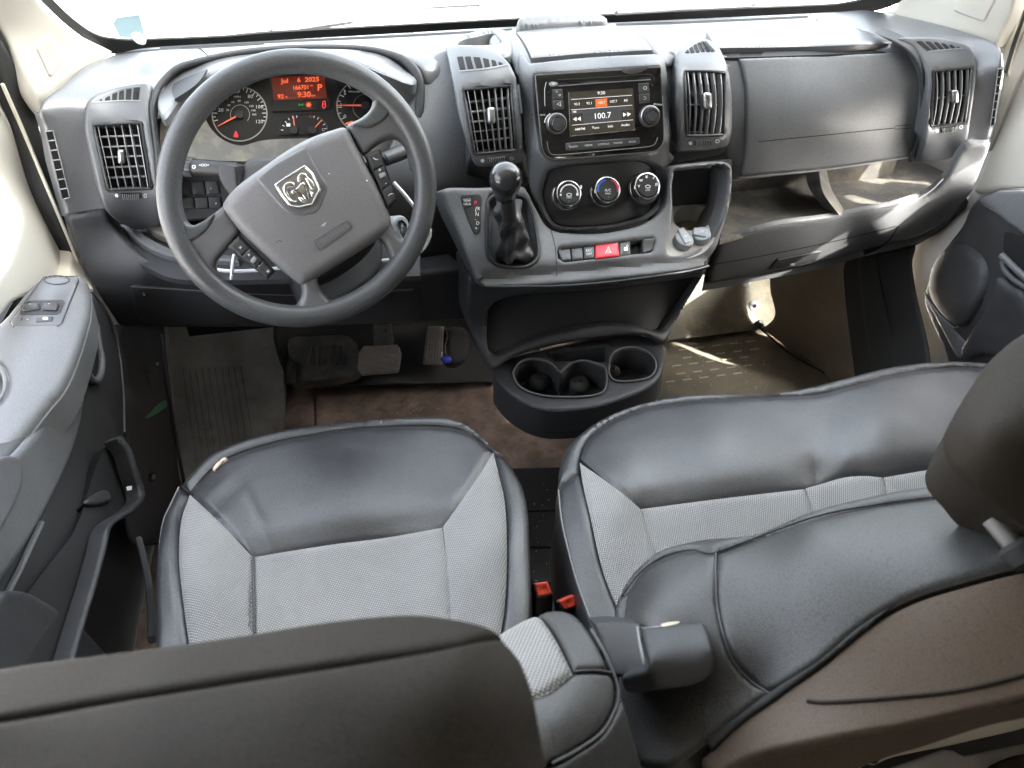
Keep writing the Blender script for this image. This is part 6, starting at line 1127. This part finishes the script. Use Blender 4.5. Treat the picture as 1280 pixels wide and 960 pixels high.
# door bin: a rail-edged pocket
DBn = Fld([(162, 560, 'X-.80'), (180, 616, 'X-.79'), (137, 657, 'X-.79'), (119, 729, 'X-.79'), (94, 816, 'X-.79'), (90, 600, 'X-.84')])
skin('bin_wall', cr([(150, 548, 'c'), (163, 562), (172, 590), (180, 616), (174, 630), (155, 645), (138, 657), (131, 685), (119, 729), (94, 816), (85, 880, 'c'), (-20, 900, 'c'), (0, 800), (60, 720), (120, 620)]), Shift(DBn, -.03), 'void', ld, skirt=.02, res=10)
_rl = cr([(150, 545), (163, 562), (170, 585), (179, 610), (178, 624), (165, 637), (147, 648), (137, 659), (132, 684), (120, 729), (106, 775), (92, 825), (80, 880)], False, 6)
_t = np.gradient(_rl, axis=0); _t /= np.linalg.norm(_t, axis=1)[:, None]; _w = np.c_[-_t[:, 1], _t[:, 0]]*3.6
skin('bin_rail', np.r_[_rl+_w, (_rl-_w)[::-1]], DBn, 'dash_dark', ld, puff=.004, ew=3, skirt=.02, sdir=(-1, 0, -.3), res=4)
skin('bin_pocket', cr([(118, 612), (140, 604), (152, 606), (156, 616), (145, 618), (122, 616)]), DBn, 'dash_dark', ld, puff=.004, ew=4, off=-.02, skirt=.02, res=5)
decal('bin_tag', rnd([(161, 607), (168, 606), (168, 611), (162, 612)], 1, 2), DBn, 'white_print', ld, -.004)
skin('side_bolster', cr([(-40, 760), (0, 742), (40, 760), (90, 800), (120, 850), (60, 900), (-40, 900)]), Shift(DS2, .03), 'dash_dark', ld, puff=.01, ew=10, skirt=.03, res=10)
tag(ptube('belt_strap', [(173, 673), (180, 700), (187, 740), (190, 800)], Fld([(173, 673, 'Z.30'), (190, 760, 'Z.35'), (200, 800, 'Z.35')]), .006, 'dash', None), 'thin grey strap hanging between the driver door and seat', 'strap')

box('outer_panel', (-1.015, .15, -.1), (-.985, 1.42, .72), 'void', ld)
# passenger door
rdv = thing('passenger_door', 'dark grey passenger door card with speaker bulge, standing ajar', 'door', (.95, 1.1, .0))
RU = Fld([(1260, 100, 'X.97'), (1190, 260, 'X.95'), (1280, 230, 'X.93'), (1290, 40, 'X1.0'), (1220, 245, 'X.93')])
skin('upper_frame', cr([(1300, 20, 'c'), (1276, 62), (1262, 110), (1246, 160), (1236, 190), (1222, 225), (1215, 238), (1226, 243), (1255, 238), (1300, 245, 'c')]), RU, 'cream', rdv, puff=.008, ew=8, skirt=.03, sdir=(1, 0, 0), res=8)
Zp = lambda x, y: (1130+x/3.84, 200+y/3.84)
RA = Fld([(1200, 282, 'X.905'), (1226, 242, 'X.90'), (1255, 233, 'X.895'), (1290, 240, 'X.885'), (1290, 300, 'X.86'), (1156, 360, 'X.915'), (1180, 445, 'X.90'), (1230, 330, 'X.875'), (1260, 400, 'X.88'), (1215, 380, 'X.865'), (1290, 450, 'X.88'), (1500, 320, 'X.87'), (1500, 520, 'X.88'), (1225, 262, 'X.88')])
skin('door_card', cr([Zp(270, 310), Zp(310, 220), Zp(370, 162), Zp(430, 135), Zp(480, 126), Zp(570, 134), (1300, 240), (1400, 270), (1500, 310, 'c'), (1500, 520, 'c'), (1185, 470, 'c'), Zp(190, 940), Zp(120, 780), Zp(86, 680), Zp(98, 600), Zp(150, 480), Zp(210, 390)]), RA, 'dash_dark', rdv, puff=.012, ew=7, skirt=.05, sdir=(1, .1, 0), res=6)
skin('armrest', cr([Zp(375, 205), Zp(440, 165), Zp(500, 150), (1300, 245), (1300, 300), Zp(560, 340), Zp(470, 270)]), RA, 'dash', rdv, puff=.012, ew=6, off=.014, skirt=.03, res=5)
skin('speaker_bulge', cr([Zp(240, 400), Zp(330, 420), Zp(400, 500), Zp(400, 620), Zp(350, 740), Zp(290, 800), Zp(210, 760), Zp(130, 640), Zp(150, 500)]), RA, 'dash_dark', rdv, puff=.02, ew=18, off=.018, skirt=.03, res=5)
pipe('bulge_edge', [Zp(115, 620), Zp(150, 680), Zp(210, 750), Zp(265, 798), Zp(285, 795)], RA, .0015, 'dash', rdv, .012)
skin('pull_recess', cr([Zp(515, 345), Zp(560, 360), (1290, 300), (1290, 340), Zp(560, 480), Zp(510, 440), Zp(505, 390)]), RA, 'void', rdv, off=.012, skirt=.004, res=6)
ptube('pull_handle', [Zp(505, 452), Zp(540, 485), Zp(576, 520), (1295, 348)], RA, .007, 'dash', rdv, .016, n=10)
ptube('pull_handle', [Zp(497, 480), Zp(505, 520), Zp(545, 565), Zp(576, 585), (1295, 362)], RA, .006, 'dash', rdv, .010, n=10)
skin('lower_pocket', cr([Zp(470, 560), Zp(540, 600), (1290, 370), (1310, 460), Zp(420, 930), Zp(330, 950), Zp(300, 900), Zp(400, 720)]), RA, 'dash_dark', rdv, puff=.012, ew=10, off=.020, skirt=.04, res=6)
skin('edge_trim', cr([Zp(100, 645), Zp(190, 760), Zp(300, 880), Zp(290, 940), Zp(260, 945), Zp(180, 800)]), RA, 'plate', rdv, puff=.003, ew=3, off=.004, skirt=.01, res=5)
box('outer_panel', (.99, .15, -.1), (1.02, 1.42, .735), 'rubber', rdv)
# white door jamb between dash and door
jb = thing('door_jamb', 'white painted body jamb seen between dashboard and passenger door', 'door jamb', (.93, 1.3, .3))
JF = Fld([(1218, 236, 'X.955'), (1180, 290, 'X.95'), (1145, 340, 'X.95'), (1150, 400, 'X.95'), (1175, 445, 'X.945'), (1230, 178, 'X.96')])
skin('jamb', cr([(1236, 175, 'c'), (1250, 180, 'c'), (1236, 230), (1220, 260), (1215, 300), (1180, 350), (1180, 400), (1200, 470, 'c'), (1150, 470, 'c'), (1142, 400), (1136, 340), (1138, 300), (1180, 270), (1208, 245), (1226, 205)]), JF, 'white_paint', jb, puff=.006, ew=6, skirt=.03, sdir=(1, 0, 0), res=7)
# ================================================================== PILLARS, SEALS, WINDSCREEN
PLF = Fld([(0, -10, 'X-.86'), (48, 0, 'X-.84'), (80, 27, 'X-.83'), (142, 64, 'X-.805'), (75, 107, 'X-.865'), (55, 122, 'X-.88'), (0, 30, 'X-.89'), (48, 132, 'X-.89')])
pl = thing('pillar_trim', 'cream left windscreen pillar trim with small speaker grille', 'pillar trim', (-.85, 1.5, 1.0), 'windscreen pillar trims')
skin('trim', cr([(-40, -60, 'c'), (15, -60, 'c'), (49, 0), (78, 28), (103, 46), (144, 66, 'c'), (118, 88), (86, 114), (66, 130), (58, 150, 'c'), (30, 92), (0, 38), (-40, -20, 'c')]), PLF, 'cream', pl, puff=.006, ew=5, skirt=.03, sdir=(-1, .3, 0), res=6)
Za = lambda x, y: (x/4., y/4.)
def grille(q, fld, parent, rows, cols):
    f = skin('speaker_grille', rnd(q, 4, 3), fld, 'cream', parent, puff=.003, ew=3, off=.003, skirt=.004, res=5); q2 = np.array(q); c = q2.mean(0); q2 = c+(q2-c)*.74; mk = []
    for i in range(rows):
        for j in range(cols):
            p = lerp2(q2, (j+.5)/cols, (i+.5)/rows); mk.append(decal('h', ell(p[0], p[1], .55, .5, n=6), fld, 'cream_dark', None, .0036))
    join('grille_holes', mk, f)
grille([Za(178, 240), Za(235, 165), Za(322, 295), Za(250, 395)], PLF, pl, 13, 10)
PRF = Fld([(1130, -5, 'X.80'), (1099, 11, 'X.76'), (1161, 25, 'X.83'), (1217, 40, 'X.88'), (1250, 54, 'X.91'), (1262, 0, 'X.90'), (1200, -20, 'X.86')])
pr_ = thing('pillar_trim', 'cream right windscreen pillar trim with perforated speaker grille', 'pillar trim', (.85, 1.5, 1.0), 'windscreen pillar trims')
skin('trim', cr([(1110, -60, 'c'), (1290, -60, 'c'), (1272, -10), (1262, 22), (1246, 60, 'c'), (1215, 50), (1161, 34), (1097, 17, 'c'), (1122, 2)]), PRF, 'cream', pr_, puff=.006, ew=5, skirt=.03, sdir=(1, .3, 0), res=6)
grille([(1200, -22), (1262, -30), (1230, 28), (1192, 14)], PRF, pr_, 14, 12)
sl1 = thing('door_seal', 'black rubber seal down the left door opening', 'door seal', (-.9, 1.3, .5), 'door seals')
SLF = Fld([(-30, 30, 'X-.905'), (0, 70, 'X-.905'), (48, 130, 'X-.90'), (65, 240, 'X-.905'), (100, 330, 'X-.90'), (20, 150, 'X-.925')])
skin('seal_strip', joinpoly([(-40, -22), (0, 40), (30, 94), (49, 138), (53, 160), (66, 205), (80, 255), (96, 310), (118, 360)], [(108, 352), (84, 300), (60, 242), (30, 170), (0, 102), (-40, 20)]), SLF, 'rubber', sl1, puff=.012, ew=7, skirt=.03, sdir=(-1, .2, 0), res=5)
ptube('seal_lip', [(0, 104), (30, 172), (60, 243), (84, 300), (98, 335)], SLF, .003, 'cream_dark', sl1, .004)
sl2 = thing('door_seal', 'black rubber seal beside the right end of the dashboard', 'door seal', (.93, 1.3, .9), 'door seals')
SRF = Fld([(1280, -10, 'X.955'), (1250, 60, 'X.93'), (1252, 90, 'X.925'), (1238, 170, 'X.93'), (1270, 70, 'X.95')])
skin('seal_strip', joinpoly([(1300, -60), (1272, -5), (1262, 22), (1247, 54), (1253, 66), (1255, 90)], [(1262, 95), (1268, 60), (1280, 25), (1300, -20)]), SRF, 'cream_dark', sl2, puff=.006, ew=4, skirt=.03, sdir=(1, .2, 0), res=5)
ptube('seal_lip', [(1290, -10), (1277, 28), (1264, 66), (1256, 92)], SRF, .004, 'rubber', sl2, .006)
skin('jamb_trim', cr([(1256, 90), (1266, 70), (1285, 30), (1300, 10), (1300, 60), (1280, 90), (1262, 130), (1246, 170), (1236, 190), (1240, 160), (1250, 120)]), SRF, 'cream', sl2, puff=.004, ew=4, off=-.008, skirt=.03, sdir=(1, .2, 0), res=6)

ws = thing('windscreen', 'wide curved windscreen with black ceramic border', 'windscreen', (0, 1.8, 1.0))
bx = [(-.84, 1.58), (-.80, 1.64), (-.62, 1.73), (-.35, 1.80), (0, 1.83), (.35, 1.80), (.62, 1.73), (.80, 1.64), (.86, 1.58)]
N_ = len(bx); V = []; F = []
for k in range(7):
    t = k/6
    for x, y in bx: V.append((x*(1-.10*t), y+.01-.72*t*(1-.0*t), .975+.045*abs(x)/.85+.90*t))
for k in range(6):
    for i in range(N_-1): F.append((k*N_+i, k*N_+i+1, (k+1)*N_+i+1, (k+1)*N_+i))
gl_ = raw_mesh('glass_pane', V, F, 'glass', ws, True, 60)
BF2 = Fld([(p[0], p[1]-3, p[2]+.01) for p in band]+[(60, 10, 1.50), (90, 36, 1.56), (1115, 4, 1.57)])
skin('ceramic_border', joinpoly([(44, -8), (52, 2), (78, 27), (104, 47), (140, 67), (185, 62), (280, 58), (340, 53), (640, 36), (760, 31), (900, 24), (1040, 18), (1092, 14), (1124, 3), (1134, -8)], [(1100, -8), (1078, 0), (1060, 4), (1040, 6.5), (900, 12), (760, 19), (640, 24.5), (340, 41), (280, 46), (185, 50), (150, 50), (120, 44), (92, 25), (66, 0), (60, -8)]), BF2, 'rubber', ws, skirt=.004, res=6)
# wiper outside, sticker at the lower left corner
WI = Fld([(290, 45, 1.84), (600, 8, 1.98), (450, 20, 1.95)])
wp = thing('wiper', 'grey windscreen wiper lying outside the glass on the left', 'wiper', at(300, 44, 1.84))
ptube('wiper_arm', [(295, 44), (340, 38), (400, 29), (460, 18), (530, 9), (600, 5)], WI, .006, 'plate_edge', wp, .0); ptube('wiper_blade', [(340, 40), (400, 31), (440, 25)], WI, .009, 'plate_edge', wp, .0)
wp2 = thing('wiper', 'grey windscreen wiper lying outside the glass on the right', 'wiper', at(800, 20, 1.9))
WI2 = Fld([(780, 22, 1.88), (1000, -5, 1.9), (900, 8, 1.92)]); ptube('wiper_arm', [(770, 16), (850, 11), (930, 6), (1000, -3)], WI2, .005, 'plate_edge', wp2, .0); ptube('wiper_blade', [(880, 12), (930, 7), (960, 1)], WI2, .006, 'debris_light', wp2, .0)
STK = Fld([(143, 20, 1.60), (180, 18, 1.64), (160, 55, 1.61)])
tag(skin('sticker', rnd([(141, 30), (146, 22), (174, 18), (180, 38), (178, 50), (150, 46)], 2), STK, 'paper', None, skirt=.0006, res=10), 'pale blue inspection sticker in the lower left windscreen corner', 'sticker')
tag(skin('paper_scrap', cr([(164, 48), (172, 46), (182, 52), (181, 58), (172, 57)], step=3), Fld([(165, 48, 1.60), (182, 52, 1.60), (172, 58, 1.58)]), 'white_plastic', None, puff=.002, ew=2, off=.01, skirt=.004, res=3), 'crumpled white paper scrap on the dashboard below the sticker', 'paper')

# ================================================================== LITTER
def bits(name, n, area, fld, m, lo, hi, off, label):
    bm = bmesh.new()
    for _ in range(n):
        x, y = area(); c = fld.one(x, y, off); s_ = random.uniform(lo, hi); a = random.uniform(0, 6.3)
        mtx = Matrix.Translation(c) @ Matrix.Rotation(a, 4, 'Z') @ Matrix.Rotation(random.uniform(-.5, .5), 4, 'X') @ Matrix.Diagonal((s_*random.uniform(.6, 2.4), s_*.6, s_*.35, 1))
        bmesh.ops.create_icosphere(bm, subdivisions=1, radius=1, matrix=mtx)
    me = bpy.data.meshes.new(name); bm.to_mesh(me); bm.free(); o = link(name, me, m, None); setting(o, 'stuff', label); return o
G_ = lambda cx, cy, sx, sy: (lambda: (random.gauss(cx, sx), random.gauss(cy, sy)))
U_ = lambda x0, x1, y0, y1: (lambda: (random.uniform(x0, x1), random.uniform(y0, y1)))
bits('floor_crumbs', 240, G_(520, 495, 30, 12), FL, 'debris', .0010, .0028, .004, 'brown crumbs and grit on the driver floor')
bits('floor_grit', 110, U_(400, 690, 470, 580), FL, 'debris_light', .0007, .0018, .004, 'pale grit scattered over the driver floor')
bits('footwell_crumbs', 120, U_(835, 960, 425, 490), FR, 'debris_light', .0008, .0022, .007, 'pale crumbs on the passenger mat')
bits('shelf_grit', 150, U_(915, 1150, 226, 262), SH, 'debris', .0006, .0016, .002, 'grit lying on the open dashboard shelf')
bits('aisle_grit', 40, U_(665, 712, 600, 730), GM, 'debris_light', .0007, .0022, .003, 'grit on the rubber tiles between the seats')
bits('cup_crumbs', 130, (lambda: random.choice([(random.gauss(731, 6), random.gauss(488, 2.2)), (random.gauss(794, 4.5), random.gauss(470, 2))])), Shift(TP, -.05), 'debris', .0007, .0018, .003, 'brown crumbs in the cup holders')
bits('bin_crumbs', 120, G_(868, 280, 9, 3.5), Fld([(845, 270, 1.40), (890, 268, 1.40), (866, 285, 1.33)]), 'debris', .0006, .0016, .002, 'crumbs at the bottom of the bin cup holder')
